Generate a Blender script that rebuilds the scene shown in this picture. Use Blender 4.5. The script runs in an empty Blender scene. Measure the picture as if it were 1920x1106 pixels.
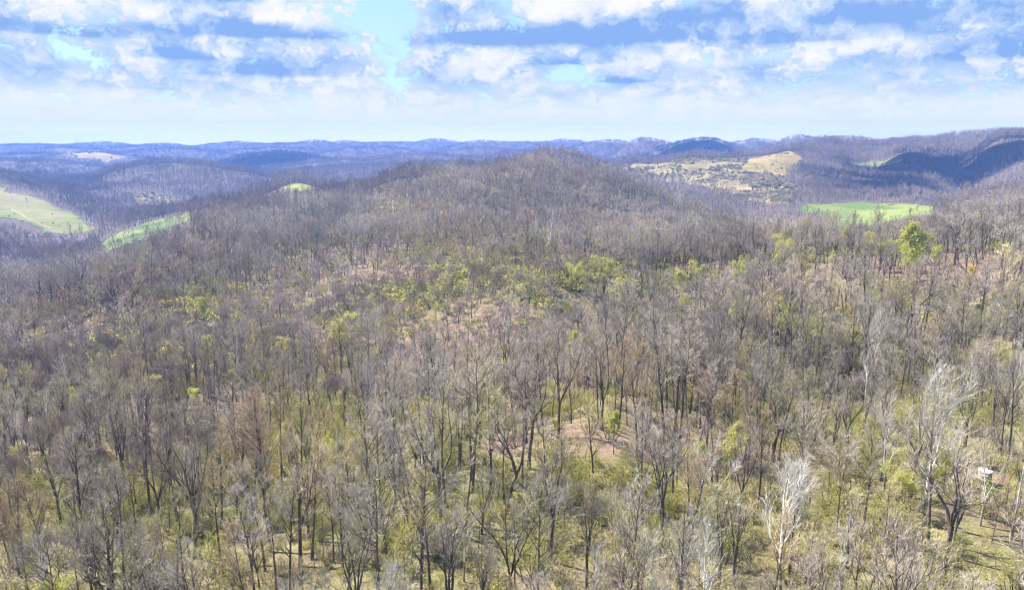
import bpy, math, random
import numpy as np
from mathutils import Vector, Matrix, Euler

random.seed(11)
RNG = np.random.default_rng(11)
SC = bpy.context.scene
COL = SC.collection
R = math.radians

# ------------------------------------------------------------------ camera
FPX, IW, IH = 1371.0, 1920.0, 1106.0
HORV = 254.0                      # row of the true horizon
PITCH = math.atan((IH / 2 - HORV) / FPX)
CAMZ = 150.0
cam_data = bpy.data.cameras.new('drone_camera')
cam = bpy.data.objects.new('drone_camera', cam_data)
COL.objects.link(cam)
cam.location = (0, 0, CAMZ)
cam.rotation_euler = (R(90) - PITCH, 0, 0)
cam_data.sensor_width = 36.0
cam_data.lens = 36.0 * FPX / IW
cam_data.clip_start = 0.5
cam_data.clip_end = 90000
SC.camera = cam

# ------------------------------------------------------------------ render
SC.view_settings.view_transform = 'Standard'
SC.view_settings.look = 'None'
SC.view_settings.gamma = 1
SC.view_settings.exposure = 1.65
SC.view_settings.use_curve_mapping = False
cy = SC.cycles
cy.max_bounces = 4
cy.diffuse_bounces = 2
cy.glossy_bounces = 1
cy.transmission_bounces = 2
cy.volume_bounces = 1
cy.transparent_max_bounces = 4
cy.filter_width = 1.1
cy.use_denoising = True
cy.use_adaptive_sampling = True
cy.adaptive_threshold = 0.022
cy.adaptive_min_samples = 12

# ------------------------------------------------------------------ sun
SUN_AZ = -60.0      # degrees from the view direction, minus = left
SUN_EL = 48.0
sd = Vector((math.sin(R(SUN_AZ)) * math.cos(R(SUN_EL)), math.cos(R(SUN_AZ)) * math.cos(R(SUN_EL)), math.sin(R(SUN_EL))))
sun_data = bpy.data.lights.new('sun', 'SUN')
sun_data.energy = 5.0
sun_data.angle = R(0.53)
sun_data.color = (1.0, 0.95, 0.87)
sun = bpy.data.objects.new('sun', sun_data)
COL.objects.link(sun)
sun.rotation_euler = sd.to_track_quat('Z', 'Y').to_euler()
sun.location = (0, 0, 400)


# ------------------------------------------------------------------ node helper
class NT:
    def __init__(self, tree):
        self.t = tree
        self.n = tree.nodes
        self.l = tree.links

    def add(self, typ, **kw):
        nd = self.n.new(typ)
        for k, v in kw.items():
            setattr(nd, k, v)
        return nd

    def put(self, sock, val):
        if isinstance(val, bpy.types.NodeSocket):
            self.l.new(val, sock)
        elif val is not None:
            sock.default_value = val

    def math(self, op, a, b=None, c=None, clamp=False):
        nd = self.add('ShaderNodeMath', operation=op, use_clamp=clamp)
        self.put(nd.inputs[0], a)
        if b is not None: self.put(nd.inputs[1], b)
        if c is not None: self.put(nd.inputs[2], c)
        return nd.outputs[0]

    def vmath(self, op, a, b=None):
        nd = self.add('ShaderNodeVectorMath', operation=op)
        self.put(nd.inputs[0], a)
        if b is not None: self.put(nd.inputs[1], b)
        return nd.outputs['Value'] if op in ('DOT_PRODUCT', 'LENGTH', 'DISTANCE') else nd.outputs[0]

    def noise(self, vec, scale, detail=4, rough=0.55, dist=0.0, lac=2.0):
        nd = self.add('ShaderNodeTexNoise')
        if vec is not None: self.put(nd.inputs['Vector'], vec)
        nd.inputs['Scale'].default_value = scale
        nd.inputs['Detail'].default_value = detail
        nd.inputs['Roughness'].default_value = rough
        nd.inputs['Distortion'].default_value = dist
        nd.inputs['Lacunarity'].default_value = lac
        return nd.outputs['Fac']

    def smooth(self, x, a, b, lo=0.0, hi=1.0):
        nd = self.add('ShaderNodeMapRange', interpolation_type='SMOOTHSTEP')
        self.put(nd.inputs[0], x)
        nd.inputs[1].default_value = a
        nd.inputs[2].default_value = b
        nd.inputs[3].default_value = lo
        nd.inputs[4].default_value = hi
        return nd.outputs[0]

    def mix(self, fac, a, b, mode='MIX'):
        nd = self.add('ShaderNodeMix', data_type='RGBA', blend_type=mode)
        self.put(nd.inputs[0], fac)
        self.put(nd.inputs[6], a if not isinstance(a, tuple) else (*a[:3], 1))
        self.put(nd.inputs[7], b if not isinstance(b, tuple) else (*b[:3], 1))
        return nd.outputs[2]

    def ramp(self, fac, stops):
        nd = self.add('ShaderNodeValToRGB')
        self.put(nd.inputs[0], fac)
        e = nd.color_ramp.elements
        while len(e) < len(stops): e.new(0.5)
        for i, (p, c) in enumerate(stops):
            e[i].position = p
            e[i].color = (*c, 1)
        return nd.outputs[0]

    def comb(self, x, y, z):
        nd = self.add('ShaderNodeCombineXYZ')
        self.put(nd.inputs[0], x); self.put(nd.inputs[1], y); self.put(nd.inputs[2], z)
        return nd.outputs[0]


# ------------------------------------------------------------------ world: Nishita sky with a field of fair-weather cumulus
world = bpy.data.worlds.new('World')
SC.world = world
world.use_nodes = True
W = NT(world.node_tree)
W.n.clear()
out = W.add('ShaderNodeOutputWorld')
bg = W.add('ShaderNodeBackground')
W.l.new(bg.outputs[0], out.inputs[0])
sky = W.add('ShaderNodeTexSky', sky_type='NISHITA')
sky.sun_disc = False
sky.sun_elevation = R(SUN_EL)
sky.sun_rotation = R(SUN_AZ)
sky.altitude = 300
sky.air_density = 1.0
sky.dust_density = 0.6
sky.ozone_density = 1.5
SKY_STRENGTH = 0.075
sky_col = W.vmath('SCALE', sky.outputs[0])
sky_col.node.inputs['Scale'].default_value = SKY_STRENGTH

tc = W.add('ShaderNodeTexCoord')
D = W.vmath('NORMALIZE', tc.outputs['Generated'])
sx = W.add('ShaderNodeSeparateXYZ'); W.l.new(D, sx.inputs[0])
AZ = W.math('ARCTAN2', sx.outputs[0], sx.outputs[1])
EL = W.math('ARCSINE', sx.outputs[2])
# cumulus: bodies shrink and flatten towards the horizon as a layer of clouds does
elp = W.math('MAXIMUM', EL, 0.0)
lge = W.math('LOGARITHM', W.math('ADD', elp, 0.035), 2.718)
# position in the cloud field: direction stretched so that cells are wide and low
P1 = W.comb(W.math('MULTIPLY', AZ, 7.0), W.math('MULTIPLY', lge, 2.0), 3.7)
P2 = W.comb(W.math('MULTIPLY', AZ, 15.0), W.math('MULTIPLY', lge, 3.3), 1.3)
P2U = W.comb(W.math('MULTIPLY', AZ, 15.0), W.math('MULTIPLY_ADD', lge, 3.3, 0.34), 1.3)
P3 = W.comb(W.math('MULTIPLY', AZ, 60.0), W.math('MULTIPLY', EL, 72.0), 7.3)
n_big = W.noise(P1, 1.0, 2, 0.5)
n_mid = W.noise(P2, 1.0, 5, 0.58, 0.3)
n_up = W.noise(P2U, 1.0, 3, 0.55, 0.3)
n_fine = W.noise(P3, 1.0, 6, 0.60, 0.4)
vor = W.add('ShaderNodeTexVoronoi', feature='F1')
W.put(vor.inputs['Vector'], W.vmath('ADD', W.vmath('SCALE', P3), W.comb(W.math('MULTIPLY', n_fine, 2.2), W.math('MULTIPLY', n_mid, 2.2), 0.0)))
vor.inputs['Vector'].links[0].from_node.inputs[0].links[0].from_node.inputs['Scale'].default_value = 0.44
vor.inputs['Scale'].default_value = 1.0
vor.inputs['Detail'].default_value = 4.0
vor.inputs['Roughness'].default_value = 0.5
puff = vor.outputs['Distance']


def gauss_sum(lst, flat=False):
    """lst of (u, v, half width px, half height px, amount): bumps in the cloud field by direction"""
    tot = None
    for (u, v, su, sv, a) in lst:
        az = math.atan((u - 960) / FPX / math.cos(PITCH))
        el = (HORV - v) / FPX
        dx = W.math('MULTIPLY', W.math('SUBTRACT', AZ, az), FPX / su)
        dy = W.math('MULTIPLY', W.math('SUBTRACT', EL, el), FPX / sv)
        if flat and a > 0:      # level underside, soft above
            dy = W.math('MULTIPLY_ADD', W.math('ABSOLUTE', dy), 1.9, W.math('MULTIPLY', dy, -0.9))
        q = W.math('ADD', W.math('MULTIPLY', dx, dx), W.math('MULTIPLY', dy, dy))
        g = W.math('MULTIPLY', W.math('POWER', 2.718, W.math('MULTIPLY', q, -1.0)), a)
        tot = g if tot is None else W.math('ADD', tot, g)
    return tot


# openings of clear sky (negative) and heavy cloud (positive)
cover_b = gauss_sum([
    (745, 45, 65, 75, -0.75), (745, 140, 50, 40, -0.35), (1075, 150, 80, 18, -0.42), (1395, 128, 70, 16, -0.42), (1692, 48, 26, 36, -0.5),
    (130, 10, 70, 14, -0.30), (30, 122, 90, 16, -0.16), (850, 70, 40, 14, -0.26), (1000, 75, 60, 16, -0.08),
    (420, 60, 260, 90, 0.18), (1130, 60, 260, 60, 0.22), (1560, 60, 110, 70, 0.22), (1820, 70, 90, 60, 0.2), (860, 115, 80, 38, 0.22)])
# shaded undersides
base_b = gauss_sum([
    (420, 30, 200, 26, 0.55), (510, 88, 150, 16, 0.48), (560, 150, 110, 17, 0.42), (395, 128, 90, 12, 0.30), (170, 100, 120, 14, 0.28),
    (950, 92, 120, 22, 0.42), (1180, 88, 190, 24, 0.46), (1270, 55, 110, 24, 0.34), (1540, 68, 120, 28, 0.36), (1760, 42, 60, 30, 0.36), (1480, 100, 120, 10, 0.2),
    (1850, 135, 110, 18, 0.36), (1160, 160, 60, 10, 0.30), (880, 10, 90, 18, 0.30), (1060, 128, 60, 10, 0.26), (1880, 60, 60, 24, 0.2), (1740, 3, 130, 7, 0.4),
    (300, 178, 60, 12, 0.18), (320, 70, 50, 26, -0.15),
    (600, 30, 80, 40, -0.55), (560, 60, 50, 10, -0.2), (180, 50, 110, 40, -0.35), (900, 118, 90, 26, -0.30), (1020, 25, 70, 40, -0.42), (1190, 20, 80, 32, -0.5),
    (1275, 122, 60, 22, -0.45), (1420, 30, 70, 34, -0.4), (460, 118, 55, 14, -0.32), (660, 160, 60, 30, -0.25), (1480, 125, 60, 20, -0.25), (1630, 115, 70, 22, -0.2)], True)

# cover: how much cloud; more towards the horizon where layers overlap
cov = W.math('ADD', W.math('MULTIPLY', W.math('SUBTRACT', n_big, 0.5), 0.9), W.math('MULTIPLY', W.math('SUBTRACT', n_mid, 0.5), 0.9))
cov = W.math('ADD', cov, W.math('MULTIPLY', W.math('SUBTRACT', n_fine, 0.5), 0.35))
cov = W.math('ADD', cov, W.math('MULTIPLY', W.math('SUBTRACT', 0.5, puff), 0.75))
cov = W.math('ADD', cov, cover_b)
cov = W.math('ADD', cov, W.math('MULTIPLY', W.math('MAXIMUM', base_b, 0.0), 0.8))
cov = W.math('ADD', cov, W.smooth(EL, 0.01, 0.16, 0.78, 0.66))
cov_m = W.smooth(cov, -0.10, 0.24)
# underside or crown: cloud above this direction means shade here
shade = W.math('MULTIPLY', W.math('SUBTRACT', n_up, n_mid), 1.1)
shade = W.math('ADD', shade, W.math('MULTIPLY', W.math('SUBTRACT', puff, 0.42), 0.85))
shade = W.math('ADD', shade, W.math('MULTIPLY', W.math('SUBTRACT', n_fine, 0.5), -0.25))
shade = W.math('ADD', W.math('MULTIPLY_ADD', base_b, 1.6, shade), 0.15)
shade = W.math('MULTIPLY', shade, W.smooth(EL, 0.015, 0.10, 0.3, 1.0))
shade_m = W.math('MULTIPLY', W.math('ADD', shade, 0.06), 0.95, clamp=True)
E = 2 ** -1.65
lit = (0.985 * E, 0.99 * E, 1.02 * E)
dark = (0.27 * E, 0.47 * E, 0.90 * E)
cloud_col = W.ramp(shade_m, [(0.0, lit), (0.30, (0.84 * E, 0.90 * E, 1.0 * E)), (0.62, (0.52 * E, 0.69 * E, 0.97 * E)), (1.0, dark)])
# clear air tint between the clouds
air_col = W.mix(0.72, sky_col, (0.43 * E, 0.74 * E, 0.96 * E))
sky_mix = W.mix(cov_m, air_col, cloud_col)
# pale veil of distant haze and cloud just above the horizon
veil = W.smooth(W.math('ADD', EL, W.math('MULTIPLY', W.math('SUBTRACT', n_mid, 0.5), 0.03)), -0.01, 0.062, 0.98, 0.0)
hor = W.ramp(W.math('MULTIPLY', EL, 20.0), [(0.09, (1.46 * E, 1.38 * E, 0.93 * E)), (0.16, (1.06 * E, 1.10 * E, 0.95 * E)), (0.30, (0.84 * E, 0.93 * E, 0.97 * E)), (0.60, (0.80 * E, 0.91 * E, 0.98 * E))])
sky_fin = W.mix(veil, sky_mix, hor)
W.l.new(sky_fin, bg.inputs[0])
bg.inputs[1].default_value = 1.0
world.cycles.sampling_method = 'NONE'


# ------------------------------------------------------------------ numpy noise
def _hash(ix, iy, seed):
    h = (ix.astype(np.int64) * 374761393 + iy.astype(np.int64) * 668265263 + seed * 1442695041) & 0x7fffffff
    h = ((h ^ (h >> 13)) * 1274126177) & 0x7fffffff
    return ((h ^ (h >> 16)) & 0xffff) / 65535.0


def vnoise(x, y, seed=0):
    x = np.asarray(x, float); y = np.asarray(y, float)
    ix = np.floor(x); iy = np.floor(y)
    fx = x - ix; fy = y - iy
    fx = fx * fx * fx * (fx * (fx * 6 - 15) + 10); fy = fy * fy * fy * (fy * (fy * 6 - 15) + 10)
    a = _hash(ix, iy, seed); b = _hash(ix + 1, iy, seed); c = _hash(ix, iy + 1, seed); d = _hash(ix + 1, iy + 1, seed)
    return (a * (1 - fx) + b * fx) * (1 - fy) + (c * (1 - fx) + d * fx) * fy


def fbm(x, y, octv=4, seed=0, gain=0.5):
    s = 0; a = 1; t = 0
    for o in range(octv):
        s = s + a * (vnoise(x * 2 ** o + 17.3 * o, y * 2 ** o - 9.1 * o, seed + o) * 2 - 1)
        t += a; a *= gain
    return s / t


def ridged(x, y, octv=4, seed=0):
    s = 0; a = 1; t = 0
    for o in range(octv):
        n = 1 - np.abs(vnoise(x * 2 ** o + 5.3 * o, y * 2 ** o + 3.7 * o, seed + o) * 2 - 1)
        s = s + a * n * n; t += a; a *= 0.5
    return s / t


def sstep(x, a, b):
    t = np.clip((x - a) / (b - a), 0, 1)
    return t * t * (3 - 2 * t)


# ------------------------------------------------------------------ terrain
def ray(u, v):
    cx = (u - 960) / FPX; cyy = (v - 553) / FPX
    return (cx, math.cos(PITCH) - cyy * math.sin(PITCH), -math.sin(PITCH) - cyy * math.cos(PITCH))


def point(u, v, Y):
    d = ray(u, v)
    return (d[0] / d[1] * Y, Y, d[2] / d[1] * Y)


G = []          # (u, v, Y) of bare ground seen there
G += [(-300, 1106, 105), (0, 1106, 95), (365, 1040, 106), (700, 1106, 84), (960, 1106, 79), (1320, 1106, 78), (1650, 1106, 78), (1920, 1106, 78), (2200, 1106, 80)]
G += [(0, 900, 140), (0, 760, 215), (-150, 700, 260), (0, 640, 330), (0, 560, 480), (0, 500, 690)]
G += [(100, 800, 190), (200, 568, 372), (360, 700, 245), (500, 870, 150), (640, 690, 243), (500, 580, 345), (700, 960, 112)]
G += [(1010, 812, 135), (1150, 730, 163), (1250, 880, 118), (1845, 905, 105), (2050, 880, 110), (800, 760, 170)]
G += [(1560, 716, 214), (1350, 748, 178), (1750, 650, 228), (1920, 700, 182), (1700, 790, 142)]
G += [(1800, 490, 292), (1560, 516, 300), (1680, 512, 296), (1920, 478, 285), (2150, 470, 290), (1650, 570, 262), (1400, 520, 320)]
G += [(1000, 560, 300), (1130, 548, 312), (820, 600, 305), (800, 505, 400), (1050, 478, 405), (960, 470, 430), (1200, 488, 392), (1330, 492, 385), (1430, 490, 370), (1040, 385, 690), (1180, 400, 690), (1300, 438, 640), (1430, 466, 580)]
G += [(315, 525, 450), (400, 500, 470), (365, 440, 640), (280, 500, 520), (450, 405, 720), (500, 470, 520), (600, 420, 640), (540, 388, 820), (560, 343, 980), (600, 358, 940), (520, 360, 940)]
G += [(700, 378, 750), (740, 337, 900), (880, 329, 880), (980, 313, 880), (1010, 303, 880), (1040, 298, 880), (1070, 304, 878), (1110, 321, 875), (1160, 344, 860), (1250, 374, 830), (1350, 420, 760)]
G += [(200, 447, 860), (250, 430, 890), (300, 411, 930), (362, 392, 970), (200, 474, 790), (290, 440, 830), (340, 425, 860), (100, 478, 900), (0, 460, 900), (180, 472, 900)]
# left valley
G += [(100, 490, 800), (100, 436, 1000), (180, 430, 1020), (20, 365, 1200), (-150, 360, 1150)]
G += [(275, 378, 1450), (420, 365, 1550), (480, 345, 1700)]
# right valley
G += [(1500, 400, 960), (1600, 415, 900), (1620, 380, 1060), (1750, 388, 1020), (1850, 378, 760), (1920, 372, 700)]
G += [(1450, 394, 1020), (1300, 348, 1300), (1480, 280, 1620), (1400, 300, 1560), (1180, 306, 1650), (1300, 293, 1640), (1505, 310, 1480)]
G += [(1750, 345, 1350), (1920, 330, 1250)]
T_ = []         # tree tops seen there
T_ += [(330, 291, 1850), (260, 297, 1820), (400, 298, 1900), (200, 310, 1780), (470, 312, 2000), (0, 312, 1500), (-150, 300, 1500), (100, 335, 1400), (170, 330, 1750)]
T_ += [(700, 297, 2300), (850, 280, 2500), (600, 305, 2200), (940, 272, 2700), (1080, 268, 2600)]
T_ += [(1150, 266, 2500), (1300, 256, 2500), (1420, 260, 2350), (1500, 256, 2100), (1560, 268, 1800), (1660, 312, 1330), (1600, 330, 1230), (1750, 318, 1300), (1620, 261, 1950), (1700, 257, 1900), (1760, 253, 1800), (1810, 249, 1650), (1870, 242, 1480), (1920, 238, 1380), (2050, 237, 1330), (2250, 240, 1300), (1700, 268, 1650), (1850, 262, 1400)]
T_ += [(1820, 290, 1600), (1650, 288, 1750)]
CP = [point(*g) for g in G]
CP += [(p[0], p[1], p[2] - 20) for p in (point(*t) for t in T_)]
# ground that cannot be seen from here: valley floors behind the ridges
for (u, Y, z) in [(740, 1250, -125), (900, 1300, -130), (1040, 1250, -120), (1200, 1250, -125), (560, 1300, -130), (600, 1700, -125), (850, 1800, -130), (1040, 1900, -125),
                  (1700, 560, -92), (1550, 560, -90), (1850, 500, -80), (150, 2400, -120), (350, 2700, -125), (0, 2300, -115), (1400, 2000, -95), (1200, 2050, -120), (1650, 1500, -85), (1800, 1350, -90),
                  (960, 40, -52), (500, 50, -56), (1500, 40, -52), (960, 15, -52), (-300, 500, -100), (-300, 1000, -110), (2200, 600, -70), (2200, 1100, -80), (150, 1600, -120), (60, 600, -118), (150, 640, -122), (250, 650, -115), (330, 760, -106), (300, 1250, -135), (400, 1200, -130), (1100, 545, -92), (1000, 560, -86), (1250, 520, -92), (1160, 1000, -84), (1250, 980, -98), (1350, 930, -104), (1040, 1030, -72), (900, 1030, -82), (740, 1040, -84), (640, 1020, -86), (1050, 228, -82), (1170, 240, -84), (330, 2350, -140), (450, 2350, -145), (200, 2300, -138), (1430, 850, -124), (1380, 930, -120), (1480, 780, -118), (1500, 640, -104), (1600, 1180, -96), (900, 225, -86), (1280, 240, -80), (760, 230, -92)]:
    x = (u - 960) / FPX / math.cos(PITCH) * Y
    CP.append((x, Y, z))
CP = np.array(CP)
AZS = 3.0


def feat(x, y):
    r = np.sqrt(x * x + y * y)
    az = np.arctan2(x, np.maximum(y, 1e-6) if np.isscalar(y) else y)
    return np.clip(az, -0.80, 0.80) * AZS, np.log(np.clip(r, 12, 3200))


def tps(d2):
    return 0.5 * d2 * np.log(d2 + 1e-9)


fa, fl = feat(CP[:, 0], CP[:, 1])
n = len(CP)
Kmat = tps((fa[:, None] - fa[None]) ** 2 + (fl[:, None] - fl[None]) ** 2) + np.eye(n) * 0.002
Pm = np.stack([np.ones(n), fa, fl], 1)
A = np.block([[Kmat, Pm], [Pm.T, np.zeros((3, 3))]])
sol = np.linalg.solve(A, np.concatenate([CP[:, 2], np.zeros(3)]))
Wt, At = sol[:n], sol[n:]

FAR_HILLS = [  # u, treetop v, Y, half width x, half width y
    (520, 279, 3000, 270, 200), (170, 278, 3100, 330, 200), (60, 283, 3500, 500, 200), (700, 270, 3700, 420, 220), (330, 273, 3600, 400, 220), (30, 292, 2600, 380, 140),
    (590, 260, 4400, 290, 200), (440, 263, 4600, 377, 200), (650, 262, 4800, 319, 200), (820, 258, 4700, 290, 200), (910, 261, 4300, 377, 200), (740, 264, 4700, 290, 200), (520, 266, 4500, 261, 200),
    (1060, 259, 4400, 319, 200), (980, 263, 4800, 406, 200), (1215, 255, 3300, 170, 220), (1140, 260, 3800, 333, 220), (1320, 254, 2950, 220, 240), (1500, 248, 2700, 90, 180), (1590, 252, 2700, 220, 260),
    (40, 268, 4400, 435, 220), (190, 264, 4700, 377, 220), (300, 266, 4300, 319, 200), (1420, 258, 3400, 300, 220), (1700, 255, 2900, 260, 300), (110, 271, 3900, 275, 180), (0, 266, 4900, 377, 200),
    (-150, 266, 4600, 870, 300), (2050, 253, 3000, 500, 400), (900, 272, 3300, 350, 180), (520, 272, 4000, 507, 180), (250, 270, 4100, 377, 180), (800, 283, 2700, 330, 180), (660, 292, 2500, 260, 150), (1000, 276, 3000, 300, 180)]


def height_raw(x, y):
    x = np.asarray(x, float); y = np.asarray(y, float)
    shp = x.shape
    x = x.ravel(); y = y.ravel()
    r = np.sqrt(x * x + y * y)
    az = np.arctan2(x, y)
    fa_, fl_ = np.clip(az, -0.80, 0.80) * AZS, np.log(np.clip(r, 12, 3200))
    z = np.zeros_like(x)
    for s in range(0, len(x), 20000):
        e = slice(s, s + 20000)
        d2 = (fa_[e, None] - fa[None]) ** 2 + (fl_[e, None] - fl[None]) ** 2
        z[e] = tps(d2) @ Wt + At[0] + At[1] * fa_[e] + At[2] * fl_[e]
    # rolling far country
    far = -125 + 100 * ridged(x / 1500 + 3.1, y / 1500 + 1.7, 4, 5) * (0.75 + 0.5 * vnoise(x / 5200, y / 5200, 40)) + 12 * fbm(x / 320, y / 320, 3, 9) + 0
    far = np.minimum(far, -26 - 0.036 * np.minimum(r, 3600) + 0.12 * far)
    for (u, v, Y, wx, wy) in FAR_HILLS:
        px, py, pz = point(u, v, Y)
        pz -= 18
        d = ((x - px) / wx) ** 2 + ((y - py) / wy) ** 2
        g = np.exp(-d * 0.9)
        far = np.maximum(far, far * (1 - g) + pz * g)
    back = sstep(np.abs(az), 0.78, 1.2) * sstep(r, 150, 500)
    z = z * (1 - back) + (far * 0.6 - 30) * back
    t = sstep(r, 2150, 2650)
    z = np.clip(z, -165, -4)
    z = z * (1 - t) + far * t
    # gullies and unevenness
    amp = np.clip(r / 260, 0.35, 3.2)
    z = z + amp * 1.6 * fbm(x / 62, y / 62, 4, 3) + np.clip(r / 700, 0, 2.4) * 4.0 * fbm(x / 210, y / 210, 3, 23) * (1 - t)
    z = z + 0.25 * fbm(x / 6, y / 6, 2, 77)
    return (z + CAMZ).reshape(shp)


NR, RMIN, RMAX = 430, 9.0, 5700.0
LR = np.linspace(math.log(RMIN), math.log(RMAX), NR)
AZG = np.concatenate([np.linspace(-math.pi, -0.78, 44)[:-1], np.linspace(-0.78, 0.78, 500), np.linspace(0.78, math.pi, 44)[1:]])
NA = len(AZG)
RR = np.exp(LR)
gx = RR[:, None] * np.sin(AZG)[None]
gy = RR[:, None] * np.cos(AZG)[None]
HZ = height_raw(gx, gy)


def ground(x, y):
    """height of the terrain mesh itself"""
    x = np.asarray(x, float); y = np.asarray(y, float)
    lr = np.log(np.clip(np.sqrt(x * x + y * y), RMIN, RMAX * 0.999))
    az = np.arctan2(x, y)
    fi = (lr - LR[0]) / (LR[1] - LR[0])
    i = np.clip(np.floor(fi).astype(int), 0, NR - 2); fi = fi - i
    j = np.clip(np.searchsorted(AZG, az) - 1, 0, NA - 2)
    fj = (az - AZG[j]) / (AZG[j + 1] - AZG[j])
    return (HZ[i, j] * (1 - fj) + HZ[i, j + 1] * fj) * (1 - fi) + (HZ[i + 1, j] * (1 - fj) + HZ[i + 1, j + 1] * fj) * fi


def hit(u, v, y0=60, y1=30000):
    """first ground met by the line of sight through (u, v)"""
    d = ray(u, v)
    Y = np.exp(np.linspace(math.log(y0), math.log(y1), 6000))
    zr = d[2] / d[1] * Y + CAMZ
    zg = ground(d[0] / d[1] * Y, Y)
    k = np.nonzero(zr <= zg)[0]
    if len(k) == 0:
        return None
    Yh = Y[k[0]]
    return (d[0] / d[1] * Yh, Yh, float(zg[k[0]]))


def project(x, y, z):
    z = z - CAMZ
    f = y * math.cos(PITCH) - z * math.sin(PITCH)
    up = y * math.sin(PITCH) + z * math.cos(PITCH)
    return 960 + FPX * x / f, 553 - FPX * up / f, f


def inpoly(px, py, poly):
    px = np.asarray(px); py = np.asarray(py)
    c = np.zeros(px.shape, bool)
    m = len(poly)
    for i in range(m):
        x0, y0 = poly[i][:2]; x1, y1 = poly[(i + 1) % m][:2]
        if y0 == y1: continue
        t = ((y0 > py) != (y1 > py)) & (px < (x1 - x0) * (py - y0) / (y1 - y0) + x0)
        c ^= t
    return c


# ------------------------------------------------------------------ materials
def mat(name):
    m = bpy.data.materials.new(name)
    m.use_nodes = True
    N = NT(m.node_tree)
    b = N.n['Principled BSDF']
    b.inputs['Roughness'].default_value = 0.9
    b.inputs['Specular IOR Level'].default_value = 0.15
    return m, N, b


def geo_pos(N):
    return N.add('ShaderNodeNewGeometry').outputs['Position']


def ground_material():
    m, N, b = mat('forest_floor')
    p = geo_pos(N)
    n1 = N.noise(p, 0.035, 5, 0.6)
    n2 = N.noise(p, 0.35, 5, 0.65)
    n3 = N.noise(p, 2.2, 3, 0.7)
    litter = N.ramp(n2, [(0.25, (0.09, 0.060, 0.045)), (0.5, (0.19, 0.128, 0.098)), (0.75, (0.30, 0.215, 0.17))])
    green = N.ramp(n2, [(0.25, (0.065, 0.062, 0.025)), (0.5, (0.150, 0.140, 0.055)), (0.8, (0.26, 0.235, 0.10))])
    at = N.add('ShaderNodeAttribute', attribute_name='green')
    g = N.math('ADD', at.outputs['Fac'], N.math('MULTIPLY', N.math('SUBTRACT', n1, 0.5), 1.2))
    g = N.math('ADD', g, N.math('MULTIPLY', N.math('SUBTRACT', n2, 0.5), 0.8))
    c = N.mix(N.smooth(g, 0.2, 0.75), litter, green)
    st = N.add('ShaderNodeAttribute', attribute_name='straw')
    s = N.math('ADD', st.outputs['Fac'], N.math('MULTIPLY', N.math('SUBTRACT', n2, 0.5), 0.9))
    c = N.mix(N.smooth(s, 0.3, 0.8), c, N.ramp(n3, [(0.3, (0.24, 0.185, 0.09)), (0.7, (0.34, 0.27, 0.145))]))
    # far woodland seen as one canopy
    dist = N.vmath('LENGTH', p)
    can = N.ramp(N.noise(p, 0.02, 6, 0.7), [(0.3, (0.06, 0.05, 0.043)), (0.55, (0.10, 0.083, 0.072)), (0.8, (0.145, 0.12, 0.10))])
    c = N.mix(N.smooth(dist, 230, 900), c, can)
    c = N.mix(N.smooth(n3, 0.35, 0.68, 0.0, 0.6), c, (0.085, 0.062, 0.045))
    c = N.mix(N.smooth(N.noise(p, 5.5, 3, 0.7), 0.52, 0.68, 0.0, 0.5), c, (0.40, 0.31, 0.23))
    N.l.new(c, b.inputs['Base Color'])
    bp = N.add('ShaderNodeBump')
    bp.inputs['Strength'].default_value = 0.6
    bp.inputs['Distance'].default_value = 0.25
    N.l.new(n3, bp.inputs['Height'])
    N.l.new(bp.outputs[0], b.inputs['Normal'])
    return m


def grass_material(name, c0, c1, c2, sc=0.02):
    m, N, b = mat(name)
    p = geo_pos(N)
    n1 = N.noise(p, sc, 6, 0.62, 0.4)
    n2 = N.noise(p, 0.5, 4, 0.6)
    f = N.math('ADD', N.math('MULTIPLY', n1, 0.75), N.math('MULTIPLY', n2, 0.25))
    c = N.ramp(f, [(0.41, c0), (0.5, c1), (0.59, c2)])
    N.l.new(c, b.inputs['Base Color'])
    return m


def bark_material(name, c0, c1, white=None):
    m, N, b = mat(name)
    tcn = N.add('ShaderNodeTexCoord')
    oi = N.add('ShaderNodeObjectInfo')
    p = N.vmath('MULTIPLY', tcn.outputs['Object'], (6, 6, 1.2))
    n1 = N.noise(p, 1.0, 4, 0.6)
    c = N.ramp(n1, [(0.3, c0), (0.7, c1)])
    if white:
        sp = N.add('ShaderNodeSeparateXYZ'); N.l.new(tcn.outputs['Object'], sp.inputs[0])
        h = N.math('ADD', sp.outputs[2], N.math('MULTIPLY', N.math('SUBTRACT', N.noise(tcn.outputs['Object'], 0.9, 3, 0.6), 0.5), 9.0))
        c = N.mix(N.smooth(h, 4.0, 8.0), c, N.ramp(n1, [(0.3, white[0]), (0.6, white[1])]))
    v = N.math('MULTIPLY_ADD', oi.outputs['Random'], 0.6, 0.7)
    hs = N.add('ShaderNodeHueSaturation'); N.l.new(c, hs.inputs['Color']); N.l.new(v, hs.inputs['Value'])
    N.l.new(hs.outputs[0], b.inputs['Base Color'])
    return m


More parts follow.
